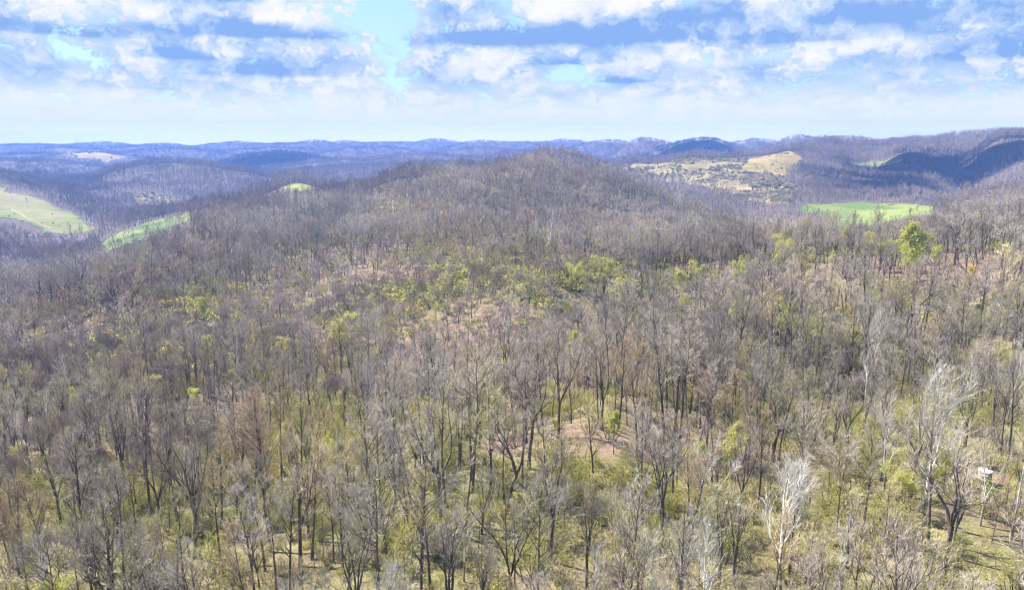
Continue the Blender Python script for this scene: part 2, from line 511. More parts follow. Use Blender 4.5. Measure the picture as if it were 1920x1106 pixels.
def twig_material(name, stops, vlo=0.75, vhi=1.25):
    m, N, b = mat(name)
    oi = N.add('ShaderNodeObjectInfo')
    c = N.ramp(oi.outputs['Random'], stops)
    r2 = N.math('FRACT', N.math('MULTIPLY', oi.outputs['Random'], 37.7))
    v = N.math('MULTIPLY_ADD', r2, vhi - vlo, vlo)
    # stands of different age and kind differ in tone from one part of the wood to the next
    st1 = N.noise(oi.outputs['Location'], 0.016, 2, 0.5)
    st2 = N.noise(N.vmath('ADD', oi.outputs['Location'], (400.0, 90.0, 0.0)), 0.011, 2, 0.5)
    v = N.math('MULTIPLY', v, N.smooth(st1, 0.3, 0.7, 0.72, 1.25))
    c = N.mix(N.smooth(st2, 0.42, 0.68, 0.0, 0.42), c, N.mix(1.0, c, (1.0, 0.84, 0.70), 'MULTIPLY'))
    hs = N.add('ShaderNodeHueSaturation'); N.l.new(c, hs.inputs['Color']); N.l.new(v, hs.inputs['Value'])
    N.l.new(hs.outputs[0], b.inputs['Base Color'])
    return m


def leaf_material(name, stops):
    m, N, b = mat(name)
    oi = N.add('ShaderNodeObjectInfo')
    tcn = N.add('ShaderNodeTexCoord')
    nn = N.noise(tcn.outputs['Object'], 1.3, 2, 0.5)
    f = N.math('ADD', N.math('MULTIPLY', oi.outputs['Random'], 0.75), N.math('MULTIPLY', nn, 0.3))
    c = N.ramp(f, stops)
    N.l.new(c, b.inputs['Base Color'])
    tr = N.add('ShaderNodeBsdfTranslucent')
    N.l.new(c, tr.inputs[0])
    ms = N.add('ShaderNodeMixShader')
    ms.inputs[0].default_value = 0.45
    N.l.new(b.outputs[0], ms.inputs[1]); N.l.new(tr.outputs[0], ms.inputs[2])
    N.l.new(ms.outputs[0], N.n['Material Output'].inputs[0])
    return m


M_GROUND = ground_material()
M_BARK = bark_material('bark', (0.055, 0.045, 0.038), (0.15, 0.125, 0.105))
M_SYC = bark_material('pale_bark', (0.13, 0.115, 0.095), (0.28, 0.25, 0.21), ((0.42, 0.40, 0.365), (0.70, 0.685, 0.65)))
M_TWIG = twig_material('bare_twigs', [(0.0, (0.37, 0.335, 0.305)), (0.3, (0.43, 0.385, 0.345)), (0.55, (0.355, 0.32, 0.285)), (0.78, (0.43, 0.36, 0.295)), (0.92, (0.39, 0.365, 0.245))])
M_FARTWIG = twig_material('far_woods', [(0.0, (0.25, 0.215, 0.21)), (0.3, (0.30, 0.255, 0.24)), (0.55, (0.24, 0.21, 0.20)), (0.78, (0.31, 0.25, 0.21)), (0.92, (0.27, 0.25, 0.18))])  # darker copy of the bare twigs; crown self-shading and bark averaged into the colour
M_TWIGPALE = twig_material('pale_twigs', [(0.0, (0.50, 0.475, 0.44)), (1.0, (0.41, 0.385, 0.35))])
M_TWIGBUD = twig_material('budding_twigs', [(0.0, (0.46, 0.34, 0.25)), (0.4, (0.40, 0.37, 0.20)), (0.7, (0.47, 0.41, 0.22)), (1.0, (0.42, 0.29, 0.23))])
M_VINE = twig_material('vine_tangle', [(0.0, (0.33, 0.265, 0.225)), (0.6, (0.41, 0.335, 0.29)), (1.0, (0.36, 0.31, 0.275))])
M_SNAG = twig_material('dead_vines', [(0.0, (0.115, 0.07, 0.058)), (1.0, (0.14, 0.085, 0.07))])
M_LEAF = leaf_material('spring_leaves', [(0.1, (0.36, 0.39, 0.08)), (0.5, (0.45, 0.46, 0.12)), (0.9, (0.52, 0.48, 0.17))])
M_GOLD = leaf_material('golden_leaves', [(0.1, (0.55, 0.42, 0.08)), (0.9, (0.58, 0.46, 0.12))])
M_SHRUB = leaf_material('undergrowth_leaves', [(0.05, (0.11, 0.135, 0.032)), (0.3, (0.27, 0.28, 0.062)), (0.6, (0.42, 0.405, 0.105)), (0.95, (0.51, 0.465, 0.18))])
M_EVER = leaf_material('evergreen_needles', [(0.1, (0.03, 0.055, 0.025)), (0.9, (0.05, 0.085, 0.03))])

# ------------------------------------------------------------------ clearings and zones in the place itself
def wpoly(px, y0=60, y1=30000):
    o = []
    for (u, v) in px:
        h = None
        for dv in range(0, 30, 2):
            h = hit(u, v + dv, y0, y1)
            if h: break
        o.append(h)
    return o


PAST = {
    'left': wpoly([(-60, 343), (8, 352), (40, 364), (85, 374), (130, 396), (188, 430), (150, 438), (100, 437), (60, 427), (20, 414), (-60, 404)], 850),
    'glen': wpoly([(198, 448), (250, 430), (300, 411), (362, 391), (366, 408), (330, 424), (290, 440), (240, 460), (200, 476), (186, 470)], 640, 1100),
    'knoll': wpoly([(518, 353), (560, 343), (603, 345), (606, 357), (560, 362)], 820, 1100),
    'nook': wpoly([(678, 380), (720, 378), (770, 381), (765, 392), (690, 395)], 500, 850),
    'right': wpoly([(1490, 394), (1530, 383), (1600, 379), (1680, 383), (1755, 388), (1745, 404), (1640, 424), (1580, 426), (1520, 404)], 700),
    'hill': wpoly([(1405, 298), (1440, 288), (1482, 280), (1503, 296), (1505, 312), (1470, 330), (1420, 324), (1385, 326)], 1000, 1720),
    'brush': wpoly([(1150, 309), (1220, 300), (1320, 294), (1405, 298), (1385, 326), (1420, 324), (1470, 330), (1500, 352), (1490, 384), (1440, 384), (1360, 362), (1280, 345), (1190, 325)], 1000, 1720),
    'strip': wpoly([(1585, 304), (1640, 300), (1700, 301), (1690, 305), (1600, 308)], 1200),
    'far': wpoly([(95, 286), (140, 281), (200, 282), (250, 298), (200, 305), (140, 300)], 2500, 3900),
    'patch': wpoly([(235, 368), (280, 360), (330, 372), (360, 384), (280, 388)], 1150),
}
for k, p in PAST.items():
    print('POLY', k, [None if q is None else tuple(round(a) for a in q) for q in p])


def zones(x, y):
    """green undergrowth, straw grass and tree density over the near ground, 0..1"""
    g = 0.55 + 0.55 * fbm(x / 48, y / 48, 3, 61)
    s = np.zeros_like(x)
    t = np.ones_like(x)
    for (cx, cyy, rad, dg, ds, dt) in ZB:
        w = np.exp(-((x - cx) ** 2 + (y - cyy) ** 2) / (rad * rad))
        g = g + w * dg; s = s + w * ds; t = t + w * dt
    return np.clip(g, 0, 1.3), np.clip(s, 0, 1), np.clip(t, 0.03, 1.3)


ZB = []
for (u, v, rad, dg, ds, dt) in [
    (1030, 770, 14, -1.2, 0.0, -0.7), (1120, 730, 11, -1.2, 0.0, -0.55), (960, 830, 9, -0.9, 0.0, -0.4), (1060, 482, 18, -1.0, 0, -0.45), (1200, 700, 12, -0.6, 0, -0.3),
    (1560, 700, 32, 0.6, 0, -0.1), (1480, 790, 18, 0.7, 0, -0.2), (1850, 720, 26, 0.5, 0, 0), (1650, 800, 18, 0.5, 0, -0.35), (1300, 690, 26, 0.4, 0, 0),
    (1700, 870, 8, 0.8, 0, -0.7), (1845, 897, 3.8, -0.5, 0.7, -0.5), (1800, 905, 3.0, -0.3, 0.55, -0.3), (950, 960, 16, 0.45, 0, 0.1), (850, 1010, 14, 0.35, 0, 0.15), (1060, 930, 10, 0.4, 0, 0), (700, 980, 14, 0.3, 0, 0), (1050, 880, 12, 0.1, 0, -0.8), (1150, 850, 11, 0.0, 0, -0.65), (970, 890, 9, 0.1, 0, -0.5), (1080, 820, 8, -0.7, 0, -0.5), (1600, 980, 8, 0.1, 0.45, -0.15), (1640, 1060, 6, 0.0, 0.35, -0.05), (1890, 960, 5, -0.1, 0.6, -0.2), (1450, 1000, 12, 0.4, 0.1, -0.1), (1250, 950, 12, 0.4, 0, 0), (1750, 1040, 10, 0.3, 0.25, -0.1),
    (650, 790, 24, 0.7, 0, -0.4), (740, 850, 18, 0.8, 0, -0.5), (440, 880, 16, 0.7, 0, -0.35), (60, 950, 20, 0.8, 0, -0.4), (240, 950, 14, 0.5, 0, -0.2),
    (1090, 530, 26, 0.8, 0, -0.3), (780, 570, 30, 0.6, 0, -0.1), (1800, 500, 22, -0.9, 0, -0.3), (1640, 505, 20, -0.2, 0, 0), (1900, 500, 16, -0.4, 0, 0), (60, 740, 30, 0.6, 0, 0), (230, 690, 30, 0.4, 0, 0), (1100, 900, 14, 0.3, 0, 0)]:
    h = hit(u, v)
    ZB.append((h[0], h[1], rad, dg, ds, dt))

# ------------------------------------------------------------------ terrain mesh
def link(o):
    COL.objects.link(o)
    return o


def new_mesh(name, verts, faces, mats=(), mi=None, smooth=False):
    me = bpy.data.meshes.new(name)
    v = np.asarray(verts, np.float32).reshape(-1, 3)
    f4 = faces
    me.vertices.add(len(v)); me.vertices.foreach_set('co', v.ravel())
    if len(f4):
        if isinstance(f4, np.ndarray):
            k = f4.shape[1]; nf = len(f4); flat = f4.ravel(); tot = np.full(nf, k, np.int32); st = np.arange(nf, dtype=np.int32) * k
        else:
            tot = np.array([len(f) for f in f4], np.int32); st = np.concatenate([[0], np.cumsum(tot)[:-1]]).astype(np.int32); flat = np.concatenate([np.asarray(f) for f in f4]); nf = len(f4)
        me.loops.add(len(flat)); me.loops.foreach_set('vertex_index', flat.astype(np.int32))
        me.polygons.add(nf); me.polygons.foreach_set('loop_start', st)
        if mi is not None: me.polygons.foreach_set('material_index', np.asarray(mi, np.int32))
        if smooth: me.polygons.foreach_set('use_smooth', np.ones(nf, bool))
    for m in mats: me.materials.append(m)
    me.update(calc_edges=True)
    return me


def add_attr(me, name, arr):
    a = me.attributes.new(name, 'FLOAT', 'POINT')
    a.data.foreach_set('value', np.asarray(arr, np.float32).ravel())


tv = np.stack([gx, gy, HZ], -1).reshape(-1, 3)
ii, jj = np.meshgrid(np.arange(NR - 1), np.arange(NA - 1), indexing='ij')
q = (ii * NA + jj).ravel()
tf = np.stack([q, q + 1, q + NA + 1, q + NA], 1)[:, ::-1]
cen = len(tv)
tv = np.vstack([tv, [[0, 0, float(HZ[0].mean())]]])
tme = new_mesh('ground', tv, tf, [M_GROUND], smooth=True)
zg, zs, zt = zones(tv[:, 0], tv[:, 1])
add_attr(tme, 'green', zg); add_attr(tme, 'straw', zs)
terrain = link(bpy.data.objects.new('ground', tme))
terrain['kind'] = 'structure'
terrain['label'] = 'rolling wooded hill country floored with tan leaf litter'

# pastures: sheets of grass laid over the ground
PM = {
    'left': grass_material('pasture_grass', (0.10, 0.14, 0.03), (0.155, 0.165, 0.05), (0.21, 0.18, 0.085), 0.012),
    'glen': grass_material('lush_grass', (0.06, 0.09, 0.025), (0.105, 0.14, 0.032), (0.20, 0.215, 0.055), 0.02),
    'knoll': grass_material('knoll_grass', (0.13, 0.17, 0.03), (0.18, 0.21, 0.05), (0.23, 0.23, 0.07), 0.03),
    'right': grass_material('meadow_grass', (0.095, 0.14, 0.03), (0.145, 0.19, 0.038), (0.205, 0.22, 0.06), 0.012),
    'hill': grass_material('hilltop_grass', (0.16, 0.145, 0.04), (0.26, 0.19, 0.075), (0.30, 0.22, 0.10), 0.012),
    'brush': grass_material('brushland_grass', (0.12, 0.10, 0.055), (0.19, 0.155, 0.075), (0.25, 0.205, 0.10), 0.02),
}
PM['nook'] = PM['left']; PM['strip'] = PM['left']; PM['far'] = PM['hill']; PM['patch'] = PM['brush']
PN = {'left': ('pasture', 'pale grazed hillside pasture with cattle across the left valley'), 'glen': ('meadow', 'bright green meadow in the glen between the wooded slopes at left'),
      'knoll': ('knoll_meadow', 'small sunlit grass knoll behind the bare trees of the left ridge'), 'nook': ('clearing', 'narrow grassy clearing among trees below the main ridge'),
      'right': ('valley_meadow', 'bright green valley meadow behind the right-hand ridge trees'), 'hill': ('hilltop_pasture', 'tan open grass on the cleared hilltop at right'),
      'brush': ('brushland', 'brush-dotted cleared hillside left of the tan hilltop'), 'strip': ('grass_strip', 'thin pale grass strip below the far right ridge'),
      'far': ('far_pasture', 'pale cleared hilltop in the hazy distance at far left'), 'patch': ('rough_clearing', 'rough half-cleared slope in the left valley')}
PAST_POLY = []
for k, poly in PAST.items():
    if any(q is None for q in poly):
        continue
    pw = [(q[0], q[1]) for q in poly]
    xs = [q[0] for q in pw]; ys = [q[1] for q in pw]
    st = max(2.5, min(14, (max(xs) - min(xs)) / 90, ))
    X, Y = np.meshgrid(np.arange(min(xs), max(xs) + st, st), np.arange(min(ys), max(ys) + st, st), indexing='ij')
    wob = st * 4.0
    ins = inpoly(X + wob * fbm(X / (st * 7), Y / (st * 7), 3, 91), Y + wob * fbm(X / (st * 7), Y / (st * 7), 3, 95), pw)
    # follow the ground mesh closely but just above it
    lift = 0.12 + 0.00025 * np.sqrt(X * X + Y * Y)
    Z = ground(X, Y) + lift
    nx, ny = X.shape
    idx = np.arange(nx * ny).reshape(nx, ny)
    ok = ins[:-1, :-1] & ins[1:, :-1] & ins[:-1, 1:] & ins[1:, 1:]
    fq = np.stack([idx[:-1, :-1], idx[1:, :-1], idx[1:, 1:], idx[:-1, 1:]], -1)[ok]
    if len(fq) == 0:
        print('EMPTY', k); continue
    used, inv = np.unique(fq.ravel(), return_inverse=True)
    vv = np.stack([X, Y, Z], -1).reshape(-1, 3)[used]
    nm, lb = PN[k]
    o = link(bpy.data.objects.new(nm, new_mesh(nm, vv, inv.reshape(-1, 4), [PM[k]], smooth=True)))
    o['kind'] = 'structure'; o['label'] = lb
    PAST_POLY.append((k, pw))
print('TERRAIN DONE')

# ------------------------------------------------------------------ tree builder
class Soup:
    """collects tubes and slivers for one mesh"""
    def __init__(self):
        self.v = []; self.f = []

    def tube(self, pts, rad, sides):
        base = len(self.v)
        m = len(pts)
        for i in range(m):
            a = pts[max(i - 1, 0)]; b = pts[min(i + 1, m - 1)]
            d = (b - a).normalized()
            s = d.cross(Vector((0.31, 0.87, 0.38)) if abs(d.z) < 0.95 else Vector((1, 0, 0))).normalized()
            t = d.cross(s)
            if i == m - 1 and rad[i] < 1e-4:
                self.v.append(pts[i][:])
                continue
            for k in range(sides):
                an = 2 * math.pi * k / sides
                self.v.append((pts[i] + (s * math.cos(an) + t * math.sin(an)) * rad[i])[:])
        for i in range(m - 1):
            o = base + i * sides
            if i == m - 2 and rad[-1] < 1e-4:
                tip = base + (m - 1) * sides
                for k in range(sides):
                    self.f.append((o + k, o + (k + 1) % sides, tip))
            else:
                for k in range(sides):
                    k2 = (k + 1) % sides
                    self.f.append((o + k, o + k2, o + sides + k2, o + sides + k))

    def sliver(self, a, b, w, rnd):
        d = b - a
        s = d.cross(Vector((rnd.uniform(-1, 1), rnd.uniform(-1, 1), rnd.uniform(-1, 1)))).normalized() * (w * 0.5)
        i = len(self.v)
        self.v += [(a - s)[:], (a + s)[:], b[:]]
        self.f.append((i, i + 1, i + 2))

    def leaf(self, c, size, rnd):
        n = Vector((rnd.gauss(0, 1), rnd.gauss(0, 1), rnd.gauss(0, 1))).normalized()
        s = n.orthogonal().normalized() * size
        t = n.cross(s)
        i = len(self.v)
        self.v += [(c - s * 0.6)[:], (c + t * 0.6)[:], (c + s * 0.7)[:], (c - t * 0.5)[:]]
        self.f.append((i, i + 1, i + 2, i + 3))


def path(rnd, a, d, length, nseg, wob, up):
    pts = [a.copy()]
    p = a.copy(); d = d.normalized()
    st = length / nseg
    for _ in range(nseg):
        d = (d + Vector((rnd.uniform(-wob, wob), rnd.uniform(-wob, wob), rnd.uniform(-wob, wob) + up))).normalized()
        p = p + d * st
        pts.append(p.copy())
    return pts


def along(pts, t):
    f = t * (len(pts) - 1)
    i = min(int(f), len(pts) - 2)
    return pts[i].lerp(pts[i + 1], f - i), (pts[i + 1] - pts[i]).normalized()


def spray(rnd, d, ang):
    """direction at angle ang from d with random roll"""
    o = d.orthogonal().normalized()
    q = d.cross(o)
    r = rnd.uniform(0, 2 * math.pi)
    return d * math.cos(ang) + (o * math.cos(r) + q * math.sin(r)) * math.sin(ang)


def make_tree(seed, H=24.0, lod=0, fork=0.0, base=0.45, spread=0.30, ang=0.75, up=0.10, trunk=0.30, lean=(0, 0), twigw=None, n=None, leaf=0, leafsize=0.2, gnarl=0.10, taper=1.0, leaf_low=0.0):
    """returns trunk soup, twig soup, leaf soup; z = 0 at the base, H tall"""
    rnd = random.Random(seed)
    T, C, L = Soup(), Soup(), Soup()
    n1, n2, n3, n4 = n or [(17, 5, 5, 6), (12, 5, 11, 0), (7, 13, 0, 0)][lod]
    tw = twigw or [0.034, 0.088, 0.20][lod]
    sides = [(7, 5, 3), (5, 3, 3), (3, 3, 3)][lod]
    tips = []

    def limb_tree(a, d, ln, rr, lvl):
        # a limb of level 1 with its boughs, branchlets and twigs
        p1 = path(rnd, a, d, ln, 5 if lod == 0 else (3 if lod == 1 else 2), gnarl * 1.6, up)
        rad = [rr * (1 - 0.85 * i / (len(p1) - 1)) for i in range(len(p1))]
        if lod < 2:
            T.tube(p1, rad, sides[1])
        else:
            C.sliver(p1[0], p1[-1], max(rr * 2, tw), rnd)
        for _ in range(n2):
            t = rnd.uniform(0.22, 1.0)
            b, dd = along(p1, t)
            l2 = ln * rnd.uniform(0.32, 0.62) * (1.15 - 0.5 * t)
            d2 = spray(rnd, dd, rnd.uniform(0.42, 0.92)); d2.z += 0.20
            if n3 == 0:
                e = b + d2.normalized() * l2
                C.sliver(b, e, tw, rnd); tips.append(e)
                continue
            p2 = path(rnd, b, d2, l2, 3 if lod == 0 else 2, gnarl * 1.8, up * 0.8)
            r2 = max(rr * 0.34, tw * 0.5)
            if lod == 0:
                T.tube(p2, [r2 * (1 - 0.8 * i / 3) for i in range(4)], sides[2])
            else:
                C.sliver(p2[0], p2[-1], r2 * 1.8, rnd)
            for _ in range(n3):
                t = rnd.uniform(0.15, 1.0)
                b3, d3 = along(p2, t)
                l3 = l2 * rnd.uniform(0.35, 0.7)
                q = spray(rnd, d3, rnd.uniform(0.38, 0.90)); q.z += 0.20
                e3 = b3 + q.normalized() * l3
                if n4 == 0:
                    C.sliver(b3, e3, tw, rnd); tips.append(e3)
                    continue
                C.sliver(b3, e3, tw * 1.5, rnd)
                for _ in range(n4):
                    t = rnd.uniform(0.2, 1.0)
                    b4 = b3.lerp(e3, t)
                    q4 = spray(rnd, q.normalized(), rnd.uniform(0.32, 0.85)); q4.z += 0.17
                    e4 = b4 + q4.normalized() * l3 * rnd.uniform(0.35, 0.75)
                    C.sliver(b4, e4, tw, rnd); tips.append(e4)

    ns = [9, 5, 3][lod]
    ld = Vector((lean[0], lean[1], 1)).normalized()
    if fork > 0:
        tp = path(rnd, Vector((0, 0, -0.4)), ld, H * fork + 0.4, max(3, ns // 2), gnarl * 0.6, 0.02)
        T.tube(tp, [trunk * ((1.45 if i == 0 else 1.12) - 0.35 * i / (len(tp) - 1)) for i in range(len(tp))], sides[0])
        nl = rnd.randint(3, 4)
        roll = rnd.uniform(0, 6.28)
        for k in range(nl):
            an = roll + k * 2 * math.pi / nl + rnd.uniform(-0.4, 0.4)
            tilt = rnd.uniform(0.25, 0.62) * spread / 0.3
            d = Vector((math.cos(an) * math.sin(tilt), math.sin(an) * math.sin(tilt), math.cos(tilt))) + ld * 0.3
            ln = H * (1 - fork) * rnd.uniform(0.78, 1.05)
            lp = path(rnd, tp[-1], d, ln, ns, gnarl * 1.5, up * 0.6)
            r0 = trunk * rnd.uniform(0.5, 0.7)
            if lod < 2: T.tube(lp, [r0 * (1 - 0.9 * i / ns) for i in range(ns + 1)], sides[1] + 1)
            else: C.sliver(lp[0], lp[-1], max(2 * r0, tw * 1.4), rnd)
            for _ in range(max(2, int(n1 / nl + 1))):
                t = rnd.uniform(0.2, 0.98)
                a, dd = along(lp, t)
                limb_tree(a, spray(rnd, dd, rnd.uniform(ang * 0.6, ang * 1.2)), ln * rnd.uniform(0.3, 0.55) * (1.2 - 0.6 * t), r0 * (0.45 - 0.25 * t), 1)
    else:
        tp = path(rnd, Vector((0, 0, -0.4)), ld, H * 0.97 + 0.4, ns, gnarl * 0.5, 0.05)
        T.tube(tp, [max(0.02, trunk * ((1.5 if i == 0 else 1.08) - 1.0 * (i / ns) ** taper)) for i in range(ns + 1)], sides[0])
        for k in range(n1):
            t = base + (1 - base) * ((k + rnd.random()) / n1) * 0.97
            a, dd = along(tp, t)
            s = (t - base) / (1 - base)
            prof = (0.55 + 0.75 * math.sin(math.pi * min(1, 0.18 + s * 0.75))) * (1.15 - 0.75 * s)
            limb_tree(a, spray(rnd, dd, ang * rnd.uniform(0.7, 1.2) * (1.1 - 0.35 * s)), H * spread * prof * rnd.uniform(0.75, 1.2), trunk * 0.36 * (1.1 - 0.8 * s), 1)
    # keep the height asked for
    zmax = max(v[2] for v in T.v + C.v)
    k = H / zmax
    for S in (T, C):
        S.v = [(x * k, y * k, z * k) for (x, y, z) in S.v]
    tips = [t * k for t in tips]
    if leaf:
        for _ in range(leaf):
            t = rnd.choice(tips)
            if t.z < H * leaf_low and rnd.random() < 0.8: continue
            L.leaf(t + Vector((rnd.gauss(0, 1), rnd.gauss(0, 1), rnd.gauss(0, 1))) * leafsize * 1.4, leafsize * rnd.uniform(0.6, 1.3), rnd)
    return T, C, L


def make_shrub(seed, h=2.5, w=2.0, stems=9, leaves=500, leafsize=0.16, tw=0.04, droop=0.0, twigs=160):
    rnd = random.Random(seed)
    T, C, L = Soup(), Soup(), Soup()
    tips = []
    for _ in range(stems):
        an = rnd.uniform(0, 6.283); rr = rnd.uniform(0, w * 0.35)
        a = Vector((math.cos(an) * rr, math.sin(an) * rr, -0.15))
        d = Vector((math.cos(an) * rnd.uniform(0.1, 0.8), math.sin(an) * rnd.uniform(0.1, 0.8), 1))
        p = path(rnd, a, d, h * rnd.uniform(0.7, 1.1), 3, 0.22, -droop)
        T.tube(p, [tw * 1.4, tw * 1.1, tw * 0.8, tw * 0.4], 3)
        for _ in range(max(1, twigs // stems)):
            b, dd = along(p, rnd.uniform(0.25, 1))
            e = b + spray(rnd, dd, rnd.uniform(0.4, 1.2)) * rnd.uniform(0.25, 0.6) * w * 0.6 - Vector((0, 0, droop * rnd.uniform(0.2, 1.0) * w))
            e.z = max(e.z, 0.05)
            C.sliver(b, e, tw * 0.7, rnd); tips.append((b, e))
    for _ in range(leaves):
        b, e = rnd.choice(tips)
        c = b.lerp(e, rnd.uniform(0.2, 1.15)) + Vector((rnd.gauss(0, 1), rnd.gauss(0, 1), rnd.gauss(0, 0.7))) * leafsize
        c.z = max(0.06, c.z)
        L.leaf(c, leafsize * rnd.uniform(0.6, 1.4), rnd)
    return T, C, L


def make_vine_tree(seed, h=9.0, w=4.0, lod=0):
    """small tree smothered by hanging vines: drooping brown mounds"""
    rnd = random.Random(seed)
    T, C, L = Soup(), Soup(), Soup()
    p = path(rnd, Vector((0, 0, -0.3)), Vector((0, 0, 1)), h * 0.85, 4, 0.12, 0)
    T.tube(p, [0.3, 0.24, 0.2, 0.15, 0.08], 5)
    nm = rnd.randint(3, 5)
    mounds = [(Vector((rnd.uniform(-0.4, 0.4) * w, rnd.uniform(-0.4, 0.4) * w, h * rnd.uniform(0.45, 0.9))), w * rnd.uniform(0.28, 0.5)) for _ in range(nm)]
    mounds.append((Vector((0, 0, h * 0.82)), w * 0.42))
    tot = 1500 if lod == 0 else 420
    tw = 0.05 if lod == 0 else 0.13
    for _ in range(tot):
        c, r = rnd.choice(mounds)
        n = Vector((rnd.gauss(0, 1), rnd.gauss(0, 1), abs(rnd.gauss(0.3, 0.8)))).normalized()
        a = c + n * r * rnd.uniform(0.75, 1.08)
        out_ = Vector((n.x, n.y, 0)) * rnd.uniform(0.1, 0.5)
        e = a + out_ * r * 0.7 + Vector((rnd.gauss(0, 0.25), rnd.gauss(0, 0.25), -rnd.uniform(0.25, 1.5))) * (r * 0.9)
        e.z = max(e.z, 0.1)
        C.sliver(a, e, tw, rnd)
    return T, C, L


def make_cedar(seed, h=7.0):
    rnd = random.Random(seed)
    T, C, L = Soup(), Soup(), Soup()
    T.tube([Vector((0, 0, -0.3)), Vector((0, 0, h * 0.5)), Vector((0, 0, h * 0.98))], [0.16, 0.1, 0.02], 5)
    for _ in range(900):
        t = rnd.random() ** 0.8
        z = h * (0.06 + 0.94 * t)
        r = h * 0.2 * (1 - t) ** 0.75 * rnd.uniform(0.45, 1.1) + 0.05
        an = rnd.uniform(0, 6.283)
        L.leaf(Vector((math.cos(an) * r, math.sin(an) * r, z)), 0.17 * rnd.uniform(0.7, 1.5), rnd)
    return T, C, L


class Kind:
    """trunk and crown meshes of one tree model, plus a joined mesh for the mass of the woods"""
    def __init__(self, name, soups, mats):
        T, C, L = soups
        self.name = name
        self.H = max([v[2] for s in soups for v in s.v])
        self.trunk = new_mesh(name + '_trunk', T.v, T.f, [mats[0]], smooth=True)
        cv = C.v + L.v
        cf = C.f + [tuple(i + len(C.v) for i in f) for f in L.f]
        self.crown = new_mesh(name + '_crown', cv, cf, [mats[1], mats[2]], [0] * len(C.f) + [1] * len(L.f))
        jv = T.v + cv
        jf = T.f + [tuple(i + len(T.v) for i in f) for f in cf]
        self.joined = new_mesh(name, jv, jf, [mats[0], mats[1], mats[2]], [0] * len(T.f) + [1] * len(C.f) + [2] * len(L.f))
        self.obj = bpy.data.objects.new(name, self.joined)


def clump(seed, size, ntree, H, tw, nsl, leafy=0):
    """a patch of far trees merged into one small model"""
    rnd = random.Random(seed)
    T, C, L = Soup(), Soup(), Soup()
    for _ in range(ntree):
        x, y = rnd.uniform(-size / 2, size / 2), rnd.uniform(-size / 2, size / 2)
        h = H * rnd.uniform(0.75, 1.15)
        b = Vector((x, y, -2)); c = Vector((x, y, h * 0.55))
        C.sliver(b, Vector((x + rnd.uniform(-1, 1), y, h * 0.9)), tw * 1.3, rnd)
        for _ in range(nsl):
            a = Vector((x, y, h * rnd.uniform(0.35, 0.7)))
            d = Vector((rnd.gauss(0, 1), rnd.gauss(0, 1), abs(rnd.gauss(0.9, 0.6))))
            C.sliver(a + d.normalized() * h * 0.08, a + d.normalized() * h * rnd.uniform(0.22, 0.42), tw, rnd)
    return T, C, L


KB = (M_BARK, M_TWIG, M_LEAF)
K = {}
# near models
K['slender'] = [Kind('bare_slender_%d' % i, make_tree(100 + i, 25, 0, base=b, spread=s, ang=a, trunk=t, up=0.085), KB)
                for i, (b, s, a, t) in enumerate([(0.42, 0.19, 0.66, 0.27), (0.50, 0.22, 0.76, 0.25), (0.36, 0.20, 0.6, 0.29), (0.54, 0.20, 0.85, 0.23)])]
K['spread'] = [Kind('bare_spreading_%d' % i, make_tree(200 + i, 24, 0, fork=f, spread=s, ang=a, trunk=t, up=0.07, gnarl=0.16, n=(16, 5, 5, 5)), KB)
               for i, (f, s, a, t) in enumerate([(0.36, 0.30, 0.8, 0.38), (0.28, 0.3, 0.7, 0.34), (0.44, 0.36, 0.85, 0.42)])]
K['vase'] = [Kind('bare_vase_%d' % i, make_tree(300 + i, 22, 0, fork=f, spread=s, ang=0.6, trunk=0.33, up=0.13, gnarl=0.09, n=(16, 5, 5, 5)), KB)
             for i, (f, s) in enumerate([(0.32, 0.23), (0.24, 0.2), (0.38, 0.25)])]
K['bud'] = [Kind('budding_%d' % i, make_tree(400 + i, 20, 0, base=0.33, spread=0.22, ang=0.7, trunk=0.22, leaf=1300, leafsize=0.085), (M_BARK, M_TWIGBUD, M_TWIGBUD)) for i in range(3)]
K['syc'] = [Kind('pale_%d' % i, make_tree(500 + i, 27, 0, fork=f, base=b, spread=s, ang=a, trunk=tr, up=0.15, gnarl=0.10, n=nn, twigw=0.042, taper=0.8), (M_SYC, M_TWIGPALE, M_LEAF))
            for i, (f, b, s, a, tr, nn) in enumerate([(0, 0.36, 0.27, 0.62, 0.40, (22, 5, 5, 4)), (0.24, 0, 0.22, 0.5, 0.30, (18, 5, 4, 4)), (0, 0.42, 0.23, 0.58, 0.30, (17, 5, 4, 4)), (0, 0.5, 0.17, 0.55, 0.22, (14, 5, 4, 4))])]
K['leaf'] = [Kind('leafing_%d' % i, make_tree(600 + i, 22, 0, fork=f, base=0.45, spread=s, ang=0.65, trunk=0.25, n=(13, 5, 4, 4), leaf=lf, leafsize=0.29, leaf_low=lo), KB)
             for i, (f, s, lf, lo) in enumerate([(0.3, 0.26, 5200, 0.62), (0, 0.22, 4200, 0.4), (0.34, 0.3, 4200, 0.45)])]
K['gold'] = [Kind('golden', make_tree(650, 14, 0, base=0.35, spread=0.26, ang=0.8, trunk=0.16, n=(11, 5, 4, 4), leaf=2200, leafsize=0.15), (M_BARK, M_TWIGBUD, M_GOLD))]
K['sapling'] = [Kind('sapling_%d' % i, make_tree(700 + i, 11, 0, base=0.25, spread=0.22, ang=0.75, trunk=0.075, n=(9, 4, 4, 3), twigw=0.03), (M_BARK, M_TWIG, M_LEAF)) for i in range(3)]
K['sapbud'] = [Kind('budding_sapling_%d' % i, make_tree(720 + i, 9, 0, base=0.2, spread=0.28, ang=0.8, trunk=0.07, n=(9, 4, 4, 2), twigw=0.03, leaf=700, leafsize=0.11), (M_BARK, M_TWIGBUD, M_SHRUB)) for i in range(2)]
